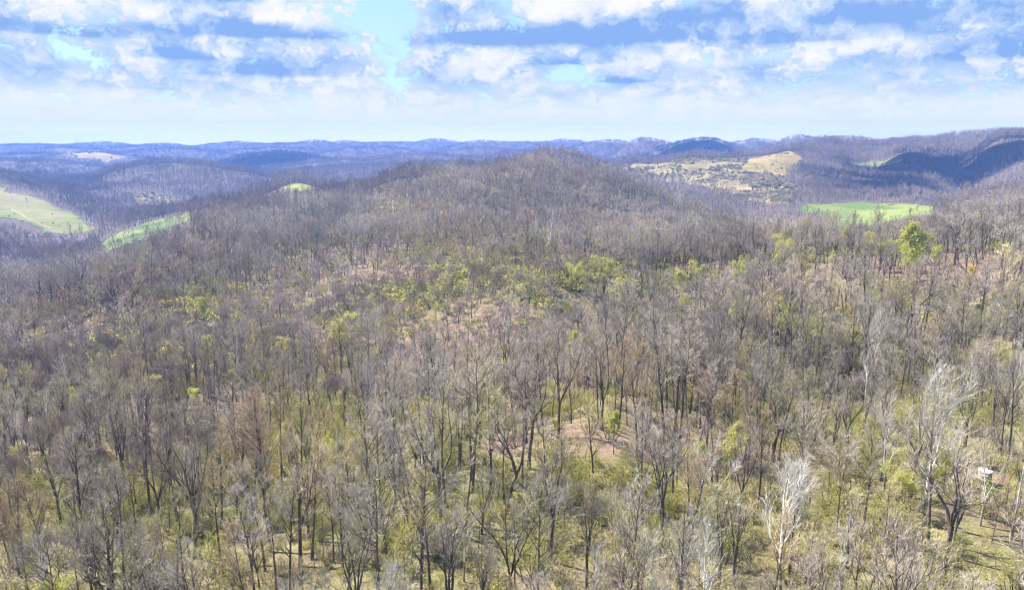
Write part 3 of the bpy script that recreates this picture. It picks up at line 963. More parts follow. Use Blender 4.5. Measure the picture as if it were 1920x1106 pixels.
K['vine'] = [Kind('vine_%d' % i, make_vine_tree(800 + i, 9 + i, 5), (M_BARK, M_VINE, M_LEAF)) for i in range(3)]
K['cedar'] = [Kind('cedar', make_cedar(850), (M_BARK, M_TWIG, M_EVER))]
K['shrub'] = [Kind('shrub_%d' % i, make_shrub(900 + i, h, w, leaves=lv, leafsize=ls), (M_BARK, M_TWIGBUD, M_SHRUB))
              for i, (h, w, lv, ls) in enumerate([(2.4, 2.6, 950, 0.085), (1.7, 2.4, 800, 0.08), (3.4, 3.0, 1250, 0.09), (1.1, 2.2, 650, 0.075)])]
K['brushy'] = [Kind('thicket_%d' % i, make_shrub(940 + i, 2.2, 2.4, stems=12, leaves=0, tw=0.045, twigs=420), (M_BARK, M_VINE, M_LEAF)) for i in range(2)]
# middle distance
K['m_bare'] = [Kind('mid_bare_%d' % i, make_tree(1000 + i, 24, 1, fork=f, base=b, spread=s, ang=0.7, trunk=0.26, up=0.10), KB)
               for i, (f, b, s) in enumerate([(0, 0.40, 0.26), (0, 0.48, 0.27), (0.32, 0, 0.34), (0.28, 0, 0.28), (0.38, 0, 0.36), (0, 0.33, 0.28)])]
K['m_bud'] = [Kind('mid_budding_%d' % i, make_tree(1100 + i, 20, 1, base=0.4, spread=0.27, trunk=0.2, leaf=380, leafsize=0.16), (M_BARK, M_TWIGBUD, M_TWIGBUD)) for i in range(2)]
K['m_leaf'] = [Kind('mid_leafing_%d' % i, make_tree(1120 + i, 19, 1, base=0.4, fork=f, spread=0.28, trunk=0.2, leaf=650, leafsize=0.28), KB) for i, f in enumerate([0, 0.3])]
K['m_syc'] = [Kind('mid_pale', make_tree(1140, 25, 1, fork=0.3, spread=0.3, trunk=0.28, twigw=0.1), (M_SYC, M_TWIGPALE, M_LEAF))]
K['m_vine'] = [Kind('mid_vine_%d' % i, make_vine_tree(1160 + i, 9, 5, 1), (M_BARK, M_VINE, M_LEAF)) for i in range(2)]
K['m_shrub'] = [Kind('mid_shrub_%d' % i, make_shrub(1180 + i, 2.6, 3.2, stems=6, leaves=190, leafsize=0.30, tw=0.07, twigs=50), (M_BARK, M_TWIGBUD, M_SHRUB)) for i in range(2)]
K['m_round'] = [Kind('mid_round_%d' % i, make_tree(1200 + i, 13, 1, fork=f, spread=0.40, ang=0.8, trunk=0.17, up=0.05, gnarl=0.14, n=(13, 6, 11, 0), twigw=0.075), (M_BARK, mm, M_LEAF))
                for i, (f, mm) in enumerate([(0.22, M_TWIG), (0.28, M_VINE), (0.18, M_TWIGBUD), (0.25, M_TWIG)])]
# far
K['f_bare'] = [Kind('far_bare_%d' % i, make_tree(1300 + i, 23, 2, fork=f, base=0.4, spread=0.32, trunk=0.24, up=0.1, n=(9, 13, 0, 0)), (M_BARK, M_FARTWIG, M_LEAF)) for i, f in enumerate([0, 0.35, 0.3, 0])]
K['f_bud'] = [Kind('far_budding', make_tree(1320, 20, 2, base=0.35, spread=0.32, trunk=0.22), (M_BARK, M_TWIGBUD, M_TWIGBUD))]
K['f_cedar'] = [Kind('far_shrub_%d' % i, make_shrub(1340 + i, 4, 5, stems=3, leaves=110, leafsize=0.6, tw=0.1, twigs=12), (M_BARK, M_VINE, m)) for i, m in enumerate([M_FARTWIG, M_FARTWIG, M_FARTWIG, M_SHRUB, M_EVER])]
K['clump'] = [Kind('far_clump_%d' % i, clump(1400 + i, 38, 15, 22, 0.42, 26), (M_BARK, M_FARTWIG, M_LEAF)) for i in range(4)]

# ------------------------------------------------------------------ where trees stand
def scatter(r0, r1, step, seed, az=0.70, rr=0.46):
    ext = r1 * math.sin(az)
    X, Y = np.meshgrid(np.arange(-ext, ext, step), np.arange(r0 * math.cos(az) * 0.6, r1, step), indexing='ij')
    g = np.random.default_rng(seed)
    X = X.ravel() + g.uniform(-rr, rr, X.size) * step
    Y = Y.ravel() + g.uniform(-rr, rr, Y.size) * step
    r = np.hypot(X, Y)
    k = (r >= r0) & (r < r1) & (np.abs(np.arctan2(X, Y)) < az)
    return X[k], Y[k], g


def clear_mask(x, y, grow=0.0):
    m = np.zeros(len(x), bool)
    for k, pw in PAST_POLY:
        m |= inpoly(x, y, pw)
    return m


TALL = []
for (u, v, rad, b_) in [(1110, 745, 24, 0.55), (1010, 800, 16, 0.4), (1230, 730, 22, 0.4), (900, 780, 20, 0.3), (1050, 480, 34, 0.5), (1180, 488, 34, 0.5), (1310, 492, 34, 0.45), (960, 470, 30, 0.3),
                        (200, 568, 45, 0.55), (320, 525, 45, 0.45), (420, 500, 45, 0.4), (1500, 690, 34, 0.5), (1650, 690, 34, 0.45), (1800, 640, 34, 0.4), (1400, 640, 34, 0.35), (1640, 560, 30, 0.0),
                        (1720, 505, 26, 0.15), (1800, 495, 26, 0.4), (1890, 490, 26, 0.25), (1500, 530, 24, 0.0), (370, 1000, 14, 0.25), (600, 980, 16, 0.2), (820, 540, 50, -0.25), (640, 600, 50, -0.2)]:
    h = hit(u, v)
    TALL.append((h[0], h[1], rad, b_))


def stature(x, y):
    s = np.zeros(len(x))
    for (cx, cyy, rad, b_) in TALL:
        s = s + b_ * np.exp(-((x - cx) ** 2 + (y - cyy) ** 2) / (rad * rad))
    return np.clip(s + 0.07 * (np.hypot(x, y) < 620), -0.4, 0.72)


INST = []      # (kind key, model index, x, y, z, rotz, scale, tiltx, tilty)
NEAR = []      # candidates to become things: dicts


def emit(key, x, y, g, smin=0.8, smax=1.2, near=False, tilt=0.05, stand=0.0):
    z = ground(x, y)
    m = len(K[key])
    mi = g.integers(0, m, len(x)); rot = g.uniform(0, 6.283, len(x)); sc = g.uniform(smin, smax, len(x)) * (1 + stand * fbm(x / 34, y / 34, 3, 44)) * (1 + (stature(x, y) if stand else 0))
    tx = g.normal(0, tilt, len(x)); ty = g.normal(0, tilt, len(x))
    for a in zip(mi, x, y, z, rot, sc, tx, ty):
        (NEAR if near else INST).append((key, *[float(q) if i else int(q) for i, q in enumerate(a)]))


# hand-placed trees that the photograph singles out: kind, model, u, v of the base, v of the top, rotation, label, name
SPECIAL = [
    ('syc', 0, 1733, 985, 655, 0.4, 'tallest white-limbed sycamore standing left of the round tank', 'sycamore_tree'),
    ('syc', 1, 1656, 930, 715, 1.4, 'smaller white sycamore just left of the tallest white sycamore', 'sycamore_tree'),
    ('syc', 2, 1790, 960, 775, 2.4, 'slim pale-barked tree between the tallest sycamore and the round tank', 'sycamore_tree'),
    ('syc', 1, 1838, 985, 790, 0.9, 'pale forked tree just in front of the round tank', 'sycamore_tree'),
    ('syc', 0, 1462, 1125, 835, 2.0, 'wide white-limbed sycamore in the lower right foreground, left of the straw grass', 'sycamore_tree'),
    ('syc', 1, 1316, 1010, 800, 3.4, 'white sycamore with a leaning right limb right of the pink leaf-litter clearing', 'sycamore_tree'),
    ('syc', 0, 1312, 1215, 950, 4.0, 'white sycamore at the bottom edge with a limb reaching right', 'sycamore_tree'),
    ('syc', 2, 1106, 1200, 1005, 0.2, 'pale sycamore cut by the bottom edge just right of the middle', 'sycamore_tree'),
    ('syc', 3, 1212, 1190, 990, 5.0, 'narrow pale sycamore at the bottom edge between two wider white ones', 'sycamore_tree'),
    ('syc', 1, 870, 1090, 925, 1.1, 'pale spreading sycamore low in the middle of the foreground', 'sycamore_tree'),
    ('syc', 2, 1156, 1010, 900, 2.9, 'small pale sycamore below the pink leaf-litter clearing', 'sycamore_tree'),
    ('syc', 1, 706, 668, 553, 0.0, 'large pale sycamore alone among grey trees, left of the centre', 'sycamore_tree'),
    ('syc', 2, 85, 1200, 985, 0.7, 'pale sycamore in the bottom left corner', 'sycamore_tree'),
    ('syc', 3, 1895, 1010, 700, 1.9, 'tall pale pole-like tree at the right edge beyond the tank', 'sycamore_tree'),
    ('syc', 3, 1925, 1040, 690, 2.9, 'pale pole-like tree cut by the right edge', 'sycamore_tree'),
    ('syc', 3, 1555, 1180, 960, 3.9, 'slim white tree at the bottom edge below the straw grass', 'sycamore_tree'),
    ('syc', 1, 1270, 400, 350, 3.9, 'pale tree on the right flank of the main hill', 'sycamore_tree'),
    ('spread', 0, 368, 1045, 780, 2.2, 'dark forked oak with crooked limbs in the lower left foreground', 'oak_tree'),
    ('spread', 1, 1012, 812, 610, 0.6, 'dark oak leaning left above the pink leaf litter', 'oak_tree'),
    ('spread', 2, 992, 880, 665, 4.4, 'dark oak with a bent trunk left of the pink leaf-litter clearing', 'oak_tree'),
    ('vase', 0, 1047, 822, 585, 1.0, 'tall multi-stemmed bare tree in the middle of the pink leaf-litter clearing', 'bare_tree'),
    ('spread', 1, 778, 875, 725, 2.6, 'dark forked oak at the left end of the fallen log', 'oak_tree'),
    ('spread', 2, 1790, 497, 372, 1.1, 'dark oak on the open leaf litter of the right-hand ridge', 'oak_tree'),
    ('spread', 1, 1812, 512, 385, 5.1, 'forked oak in front of the dark oak on the right-hand ridge', 'oak_tree'),
    ('spread', 0, 1880, 545, 395, 0.1, 'broad bare oak near the right edge of the ridge', 'oak_tree'),
    ('slender', 2, 885, 900, 690, 0.9, 'bare tree left of the clearing with its crown against the litter', 'bare_tree'),
    ('leaf', 0, 640, 700, 585, 0.3, 'round-topped tree with fresh yellow-green top left of the pale sycamore', 'leafing_tree'),
    ('leaf', 0, 1457, 545, 438, 1.3, 'bright yellow-green dome-topped tree left on the right-hand ridge', 'leafing_tree'),
    ('leaf', 1, 1692, 585, 412, 2.3, 'tall airy yellow-green tree in the middle of the right-hand ridge', 'leafing_tree'),
    ('leaf', 2, 1715, 560, 455, 3.3, 'yellow-green tree just right of the tall airy one on the ridge', 'leafing_tree'),
    ('leaf', 1, 1560, 520, 470, 0.8, 'small yellow-green tree between the dome-topped and the airy tree', 'leafing_tree'),
    ('leaf', 2, 1505, 530, 482, 0.1, 'small leafing tree right beside the dome-topped tree', 'leafing_tree'),
    ('leaf', 0, 385, 610, 552, 4.3, 'yellow-green tree on the left slope above the grey woods', 'leafing_tree'),
    ('leaf', 2, 1080, 560, 488, 1.0, 'spreading yellow-green tree left of the brown vine-wrapped snag', 'leafing_tree'),
    ('leaf', 0, 1140, 540, 482, 2.0, 'yellow-green tree behind the brown vine-wrapped snag', 'leafing_tree'),
    ('leaf', 2, 1262, 560, 512, 2.7, 'small yellow-green tree in grey woods right of the vine-wrapped snag', 'leafing_tree'),
    ('leaf', 1, 1315, 560, 495, 5.7, 'narrow yellow-green tree between the snag and the dome-topped tree', 'leafing_tree'),
    ('leaf', 2, 925, 380, 350, 5.0, 'tiny yellow-green tree on the upper slope of the main hill', 'leafing_tree'),
    ('gold', 0, 1815, 575, 495, 0.5, 'golden tree below the two oaks of the right-hand ridge', 'golden_tree'),
    ('gold', 0, 1592, 625, 565, 2.5, 'golden-leaved small tree on the slope right of centre', 'golden_tree'),
    ('gold', 0, 75, 650, 612, 4.5, 'golden-tan tree at the left edge of the slope', 'golden_tree'),
    ('gold', 0, 305, 480, 452, 1.5, 'tan-golden tree below the bright green glen meadow', 'golden_tree'),
    ('cedar', 0, 735 * 0.28 + 6, 668, 648, 0, 'small dark cedar on the left slope', 'cedar_tree'),
    ('cedar', 0, 1478, 830, 785, 0, 'dark green cedar at the left of the green ravine', 'cedar_tree'),
    ('cedar', 0, 165, 690, 665, 0, 'small dark cedar at the far left slope', 'cedar_tree'),
]


def tag(o, label, cat, group=None):
    o['label'] = label; o['category'] = cat
    if group: o['group'] = group


def thing(name, loc, rot=(0, 0, 0), s=1.0):
    o = bpy.data.objects.new(name, None)
    o.empty_display_size = 0.5
    o.location = loc; o.rotation_euler = rot; o.scale = (s, s, s)
    return link(o)


def part(name, me, parent):
    o = bpy.data.objects.new(name, me)
    o.parent = parent
    return link(o)


def plant(name, kind, x, y, z, rot, s, tx=0, ty=0, crown='crown', trunk='trunk'):
    t = thing(name, (x, y, z), (tx, ty, rot), s)
    part(trunk, kind.trunk, t)
    part(crown, kind.crown, t)
    return t


CATN = {'sycamore_tree': 'tree', 'oak_tree': 'tree', 'bare_tree': 'tree', 'leafing_tree': 'tree', 'golden_tree': 'tree', 'cedar_tree': 'tree'}
taken = []
for (key, mi, u, v, vt, rot, lab, nm) in SPECIAL:
    h = hit(u, v, 60, 3000) if v < 1150 else None
    if h is None:
        # base below the frame: continue the ground under the line of sight
        h = hit(u, v, 45, 3000)
    x, y, z = h
    d = ray(u, vt)
    ztop = CAMZ + d[2] / d[1] * y
    kd = K[key][mi]
    Ht = min(max(ztop - z, 4.0), 33.0)
    t = plant(nm, kd, x, y, z, rot, Ht / kd.H, 0.0, {'dark oak leaning left above the pink leaf litter': -0.16}.get(lab, 0.0))
    tag(t, lab, 'tree')
    taken.append((x, y, 7.5 if key in ('leaf', 'gold') else 3.2 if y < 260 else 4.5))
    if key in ('leaf', 'gold') and y > 200:
        taken.append((x * (1 - 9 / y), y - 9, 6.0))
    print('SPECIAL', nm, round(u), round(v), 'Y', round(y), 'H', round(ztop - z, 1))
taken = np.array(taken)


def open_view(x, y, h):
    """trees keep low where the photograph looks over them onto the meadows"""
    z = ground(x, y)
    m = np.ones(len(x), bool)
    ub, vb, f = project(x, y, z)
    ut, vt, f2 = project(x, y, z + h)
    for kk, pw in PAST_POLY:
        if kk in ('brush', 'hill', 'far', 'patch', 'nook'): continue
        pp = [project(a, b_, float(ground(a, b_)))[:2] for (a, b_) in pw]
        ymin = min(b_ for (a, b_) in pw)
        nearer = (y < ymin + 60) & (y > ymin - (330 if kk != 'right' else 560))
        if kk == 'right':
            nearer &= (y > ymin - 330) | (vnoise(x * 0.7, y * 0.7, 9) > 0.42)
        hitm = np.zeros(len(x), bool)
        for q in (0.35, 0.6, 0.85):
            hitm |= inpoly(ut, vb + (vt - vb) * q, pp)
        if kk == 'knoll':
            hitm &= vnoise(x * 0.9, y * 0.9, 5) > 0.35
        m &= ~(nearer & hitm)
    return m


def free(x, y):
    m = np.ones(len(x), bool)
    for (tx, ty, rr) in taken:
        m &= (x - tx) ** 2 + (y - ty) ** 2 > rr * rr
    return m


TANK = hit(1845, 905)
taken = np.vstack([taken, [TANK[0], TANK[1], 5.0]])

YC = [hit(820, 540), hit(640, 600), hit(950, 520), hit(420, 620)]


def young(x, y):
    """old field grown over with young trees, vines and brush, in the hollow left of the middle"""
    w = np.zeros(len(x))
    for (cx, cyy, cz), r_ in zip(YC, (75, 65, 60, 60)):
        w = np.maximum(w, np.exp(-((x - cx) ** 2 + (y - cyy) ** 2) / (r_ * r_)))
    return w


# --- near woods
x, y, g = scatter(48, 265, 5.35, 1)
zg_, zs_, zt_ = zones(x, y)
k = free(x, y) & (g.random(len(x)) < (0.78 + 0.55 * fbm(x / 22, y / 22, 3, 46)) * zt_)
# keep the line of sight to the tank thin
tk = np.hypot(x - TANK[0] * y / TANK[1], 0) < 1.3
k &= ~(tk & (y < TANK[1]) & (y > TANK[1] - 45))
x, y, zg_ = x[k], y[k], zg_[k]
sel = g.random(len(x))
pn = fbm(x / 40, y / 40, 2, 15)
right = np.clip((x - 5) / 60, 0, 1)
th_bud = 0.12 + 0.12 * (zg_ > 0.7)
for key, lo, hi, s0, s1 in [('slender', 0.0, 0.43, 0.42, 0.85), ('spread', 0.43, 0.48, 0.45, 0.8), ('vase', 0.48, 0.70, 0.42, 0.85), ('bud', 0.70, 0.945, 0.4, 0.85), ('syc', 0.945, 0.965, 0.38, 0.62), ('leaf', 0.965, 1.0, 0.3, 0.6)]:
    m = (sel >= lo) & (sel < hi)
    emit(key, x[m], y[m], g, s0, s1, near=True, tilt=0.05, stand=0.4)
x, y, g = scatter(48, 330, 3.6, 2)
zg_, zs_, zt_ = zones(x, y)
k = free(x, y) & (g.random(len(x)) < 0.42 * zt_)
x, y, zg_ = x[k], y[k], zg_[k]
b = g.random(len(x)) < 0.25 + 0.35 * (zg_ > 0.65)
emit('sapling', x[~b], y[~b], g, 0.35, 0.95, near=True, tilt=0.07)
emit('sapbud', x[b], y[b], g, 0.4, 1.0, near=True, tilt=0.07)
# tall open stand along the right-hand ridge, trunks showing against the valley
def ridge_zone(x, y):
    return (x > 52 + 14 * fbm(y / 20, x / 20, 2, 3)) & (y > 225) & (y < 352) & (np.hypot(x, y) > 262)


x, y, g = scatter(262, 430, 6.0, 12)
k = ridge_zone(x, y) & free(x, y) & (g.random(len(x)) < 0.72 + 0.5 * fbm(x / 22, y / 22, 2, 46)) & (open_view(x, y, 20.0) | (g.random(len(x)) < 0.5))
x, y = x[k], y[k]
sel = g.random(len(x))
for key, lo, hi, s0, s1 in [('slender', 0.0, 0.52, 0.7, 1.05), ('spread', 0.52, 0.68, 0.7, 1.0), ('vase', 0.68, 0.84, 0.7, 1.0), ('bud', 0.84, 0.93, 0.5, 0.85), ('leaf', 0.93, 1.0, 0.5, 0.85)]:
    m = (sel >= lo) & (sel < hi)
    emit(key, x[m], y[m], g, s0, s1, near=True, tilt=0.06)
# vine-smothered trees, mostly in the middle and the left
x, y, g = scatter(150, 330, 9, 3)
w = sstep(fbm(x / 60, y / 60, 2, 33) - x / 260, 0.0, 0.5)
k = free(x, y) & (g.random(len(x)) < 0.5 * w)
emit('vine', x[k], y[k], g, 0.7, 1.2, near=True)
# undergrowth
x, y, g = scatter(46, 270, 2.3, 4)
zg_, zs_, zt_ = zones(x, y)
p = np.clip((zg_ - 0.37) * 1.25, 0.04, 0.85) * (1 - 0.75 * zs_)
k = free(x, y) & (g.random(len(x)) < p)
emit('shrub', x[k], y[k], g, 0.5, 1.6, near=True)
x, y, g = scatter(46, 300, 3.4, 5)
zg_, zs_, zt_ = zones(x, y)
k = free(x, y) & (g.random(len(x)) < 0.22 * zt_)
emit('brushy', x[k], y[k], g, 0.5, 1.3, near=True)

# --- middle distance
x, y, g = scatter(265, 800, 5.5, 6)
zg_, zs_, zt_ = zones(x, y)
k = free(x, y) & (~clear_mask(x, y) | (g.random(len(x)) < 0.012)) & (open_view(x, y, 19.0) | (g.random(len(x)) < 0.10)) & (g.random(len(x)) < (0.86 + 0.6 * fbm(x / 30, y / 30, 3, 47)) * zt_)
x, y, zg_ = x[k], y[k], zg_[k]
sel = g.random(len(x))
vi = sstep(fbm(x / 75, y / 75, 2, 37) - x / 420 - y / 2400, -0.15, 0.35) * (np.hypot(x, y) < 520)
rz = ~ridge_zone(x, y)
x, y, zg_, sel, vi = x[rz], y[rz], zg_[rz], sel[rz], vi[rz]
yg = young(x, y)
isv = g.random(len(x)) < np.maximum(vi * 0.35, yg * 0.42)
isr = ~isv & (g.random(len(x)) < yg * 1.2)
emit('m_round', x[isr], y[isr], g, 0.45, 0.95, stand=0.3)
emit('m_vine', x[isv], y[isv], g, 0.55, 1.15)
ri = ~isv & ~isr
for key, lo, hi, s0, s1 in [('m_bare', 0.0, 0.60, 0.45, 0.85), ('m_round', 0.60, 0.78, 0.9, 1.35), ('m_bud', 0.78, 0.94, 0.4, 0.8), ('m_leaf', 0.94, 0.978, 0.3, 0.65), ('m_syc', 0.978, 1.0, 0.5, 0.8)]:
    m = ri & (sel >= lo) & (sel < hi)
    emit(key, x[m], y[m], g, s0, s1, tilt=0.05, stand=0.4)
x, y, g = scatter(270, 560, 4.4, 7)
zg_, zs_, zt_ = zones(x, y)
k = free(x, y) & (g.random(len(x)) < np.clip((zg_ - 0.38) * 1.2 + 0.18 * young(x, y), 0.04, 0.6))
emit('m_shrub', x[k], y[k], g, 0.7, 2.2)

# --- far woods
x, y, g = scatter(800, 2300, 7.7, 8)
k = (~clear_mask(x, y) | (g.random(len(x)) < 0.012)) & (open_view(x, y, 19.0) | (g.random(len(x)) < 0.10)) & (g.random(len(x)) < 0.92)
x, y = x[k], y[k]
b = g.random(len(x)) < 0.07
emit('f_bare', x[~b], y[~b], g, 0.55, 0.92, stand=0.35)
emit('f_bud', x[b], y[b], g, 0.55, 0.95)
# brush dotted over the cleared hillside, and a few trees in the pastures
for kk, pw in PAST_POLY:
    if kk in ('brush', 'hill', 'patch', 'far'):
        xs = [q[0] for q in pw]; ys = [q[1] for q in pw]
        g = np.random.default_rng(50)
        A_ = (max(xs) - min(xs)) * (max(ys) - min(ys))
        nn = int(min(5200, A_ / {'brush': 30, 'hill': 330, 'patch': 60, 'far': 700}[kk]))
        x = g.uniform(min(xs), max(xs), nn); y = g.uniform(min(ys), max(ys), nn)
        k = inpoly(x, y, pw) & (fbm(x / 45, y / 45, 3, 71) + g.uniform(-0.35, 0.35, nn) > {'brush': -0.12, 'hill': 0.12, 'patch': 0.0, 'far': 0.1}[kk])
        emit('f_cedar', x[k], y[k], g, 0.45, 1.2 if kk != 'far' else 2.0)
x, y, g = scatter(2300, 5500, 33, 9)
k = ~clear_mask(x, y)
x, y = x[k], y[k]
z = ground(x, y)
sx_ = np.arctan((ground(x + 14, y) - ground(x - 14, y)) / 28); sy_ = np.arctan((ground(x, y + 14) - ground(x, y - 14)) / 28)
for a in zip(g.integers(0, len(K['clump']), len(x)), x, y, z - 1.0, g.uniform(0.75, 0.95, len(x)), sx_, sy_):
    INST.append(('clump', int(a[0]), float(a[1]), float(a[2]), float(a[3]), 0.0, float(a[4]), float(a[6]), float(-a[5])))     # patches lie along the slope
print('COUNTS', len(NEAR), len(INST))

# ------------------------------------------------------------------ the nearest of each kind become things of their own
LIM = {'slender': 150, 'spread': 40, 'vase': 100, 'bud': 95, 'syc': 40, 'leaf': 25, 'sapling': 120, 'sapbud': 70, 'vine': 45, 'shrub': 170, 'brushy': 60}
NAMES = {'slender': 'bare_tree', 'spread': 'oak_tree', 'vase': 'bare_tree', 'bud': 'budding_tree', 'syc': 'sycamore_tree', 'leaf': 'leafing_tree', 'sapling': 'sapling', 'sapbud': 'budding_sapling',
         'vine': 'vine_draped_tree', 'shrub': 'green_shrub', 'brushy': 'brown_thicket'}
DESC = {'slender': 'slender bare tree', 'spread': 'spreading bare oak', 'vase': 'upswept bare tree', 'bud': 'tan budding tree',
        'syc': 'pale-barked bare tree', 'leaf': 'yellow-green leafing tree', 'sapling': 'thin bare sapling', 'sapbud': 'green-budding sapling', 'vine': 'vine-smothered brown tree',
        'shrub': 'yellow-green leafy shrub', 'brushy': 'tangled brown thicket'}
CAT = {'sapling': 'sapling', 'sapbud': 'sapling', 'shrub': 'shrub', 'brushy': 'thicket'}


# landmarks by which a tree in the near woods can be found
SHORT = {0: 'tallest white sycamore', 1: 'smaller sycamore left of the tallest', 4: 'wide white foreground sycamore', 5: 'sycamore right of the pink clearing', 6: 'white sycamore at the bottom edge',
         7: 'bottom-edge sycamore right of middle', 9: 'pale sycamore low in the middle', 10: 'small sycamore below the clearing', 11: 'lone pale sycamore left of centre', 12: 'sycamore in the bottom left corner',
         13: 'tall pale tree at right edge', 15: 'slim white tree below straw grass', 17: 'dark forked oak at left', 18: 'oak leaning over pink litter', 19: 'bent oak beside pink clearing', 20: 'multi-stemmed tree in the clearing',
         21: 'forked oak by the fallen log', 22: 'dark oak on the right ridge', 24: 'broad oak near right edge', 26: 'round yellow-green topped tree', 27: 'bright dome-topped ridge tree', 28: 'tall airy yellow-green tree',
         32: 'yellow-green tree on left slope', 33: 'yellow-green tree by the snag', 38: 'golden tree below ridge oaks', 39: 'golden tree right of centre', 40: 'golden tree at left edge', 43: 'dark cedar by the ravine'}
MARKS = [(SPECIAL[i][2], SPECIAL[i][3], n_) for i, n_ in SHORT.items()] + [(1845, 905, 'round tank'), (735, 880, 'fallen log on green slope')]


def place(u, v):
    """where in the woods, told by the nearest landmark"""
    best = min(MARKS, key=lambda q: (q[0] - u) ** 2 + 1.6 * (q[1] - v) ** 2)
    du, dv = u - best[0], v - best[1]
    if abs(du) > 0.8 * abs(dv):
        rel = 'left of' if du < 0 else 'right of'
        if abs(du) > 110: rel = 'well ' + rel
        elif abs(du) < 40: rel = 'close ' + rel
    else:
        rel = 'behind' if dv < 0 else 'in front of'
        if abs(dv) < 35: rel = 'just ' + rel
    return rel + ' the ' + best[2]


def size_word(key, s, scales):
    q = sum(1 for a in scales if a < s) / max(1, len(scales))
    lo, hi = {'shrub': ('low ', 'big '), 'brushy': ('low ', 'big ')}.get(key, ('short ', 'tall '))
    return lo if q < 0.33 else hi if q > 0.67 else ''


for key in LIM:
    c = [q for q in NEAR if q[0] == key]
    sc = []
    for q in c:
        _, mi, x, y, z, rot, s, tx, ty = q
        u, v, f = project(x, y, z + K[key][mi].H * s * 0.6)
        u0, v0, f0 = project(x, y, z + K[key][mi].H * s)
        seen = -10 < u < 1930 and v0 < 1100 and f > 1
        sc.append(K[key][mi].H * s / f if seen else -1)
    order = sorted(range(len(c)), key=lambda i: -sc[i])
    scales = [c[i][6] for i in order[:LIM[key]]]
    for rank, i in enumerate(order):
        q = c[i]
        _, mi, x, y, z, rot, s, tx, ty = q
        if rank < LIM[key] and sc[i] > 0:
            if key in CAT:
                t = plant(NAMES[key], K[key][mi], x, y, z, rot, s, tx, ty, crown={'shrub': 'foliage', 'brushy': 'tangle'}.get(key, 'crown'), trunk='stem')
            else:
                t = plant(NAMES[key], K[key][mi], x, y, z, rot, s, tx, ty, crown='crown')
            u, v, f = project(x, y, z)
            pl = place(u, v)
            tag(t, size_word(key, s, scales) + DESC[key] + ' ' + pl, CAT.get(key, 'tree'), NAMES[key].replace('_', ' ') + 's of the near woods')
        else:
            INST.append(q)
# trees that would share a description are told apart by their order from left to right
ORD = ['leftmost', 'second from left', 'third from left', 'fourth from left', 'fifth from left', 'sixth from left', 'seventh from left', 'eighth from left', 'ninth from left', 'tenth from left', 'eleventh from left', 'twelfth from left', 'thirteenth from left', 'fourteenth from left', 'fifteenth from left']
same = {}
for o in SC.objects:
    if o.parent is None and o.get('group', '').endswith('of the near woods'):
        same.setdefault(o['label'], []).append(o)
for lb, os_ in same.items():
    if len(os_) < 2 or len(os_) > 16:
        continue
    os_.sort(key=lambda o: project(*o.location)[0])
    new = [lb + ', ' + (('left one' if i == 0 else 'right one') if len(os_) == 2 else 'rightmost' if i == len(os_) - 1 else ORD[i]) for i in range(len(os_))]
    if max(len(q.split()) for q in new) <= 16:
        for o, q in zip(os_, new):
            o['label'] = q
print('THINGS', len(SC.objects), 'INST', len(INST))

# ------------------------------------------------------------------ the mass of the woods: instances on points
def instancer(name, keys, label):
    col = bpy.data.collections.new(name + '_models')
    order = []
    for key in keys:
        for kd in K[key]:
            order.append((key, kd))
    index = {}
    for i, (key, kd) in enumerate(order):
        ob = bpy.data.objects.new('m%03d_' % i + kd.name, kd.joined)
        col.objects.link(ob)
        index[(key, K[key].index(kd))] = i
    rows = [q for q in INST if q[0] in keys]
    nn = len(rows)
    co = np.array([(q[2], q[3], q[4]) for q in rows], np.float32)
    me = new_mesh(name, co, [])
    a = me.attributes.new('idx', 'INT', 'POINT'); a.data.foreach_set('value', np.array([index[(q[0], q[1])] for q in rows], np.int32))
    a = me.attributes.new('scl', 'FLOAT', 'POINT'); a.data.foreach_set('value', np.array([q[6] for q in rows], np.float32))
    a = me.attributes.new('rot', 'FLOAT_VECTOR', 'POINT'); a.data.foreach_set('vector', np.array([(q[7], q[8], q[5]) for q in rows], np.float32).ravel())
    o = link(bpy.data.objects.new(name, me))
    ng = bpy.data.node_groups.new(name, 'GeometryNodeTree')
    ng.interface.new_socket('Geometry', in_out='INPUT', socket_type='NodeSocketGeometry')
    ng.interface.new_socket('Geometry', in_out='OUTPUT', socket_type='NodeSocketGeometry')
    gi = ng.nodes.new('NodeGroupInput'); go = ng.nodes.new('NodeGroupOutput')
    iop = ng.nodes.new('GeometryNodeInstanceOnPoints'); iop.inputs['Pick Instance'].default_value = True
    ci = ng.nodes.new('GeometryNodeCollectionInfo'); ci.inputs[0].default_value = col
    ci.inputs['Separate Children'].default_value = True; ci.inputs['Reset Children'].default_value = True

    def nattr(nm, ty):
        nd = ng.nodes.new('GeometryNodeInputNamedAttribute'); nd.data_type = ty; nd.inputs[0].default_value = nm
        return nd.outputs[0]
    L = ng.links.new
    L(gi.outputs[0], iop.inputs['Points']); L(ci.outputs[0], iop.inputs['Instance'])
    L(nattr('idx', 'INT'), iop.inputs['Instance Index'])
    e2r = ng.nodes.new('FunctionNodeEulerToRotation')
    L(nattr('rot', 'FLOAT_VECTOR'), e2r.inputs[0]); L(e2r.outputs[0], iop.inputs['Rotation'])
    L(nattr('scl', 'FLOAT'), iop.inputs['Scale'])
    L(iop.outputs[0], go.inputs[0])
    md = o.modifiers.new('scatter', 'NODES'); md.node_group = ng
    o['kind'] = 'stuff'; o['label'] = label
    return o


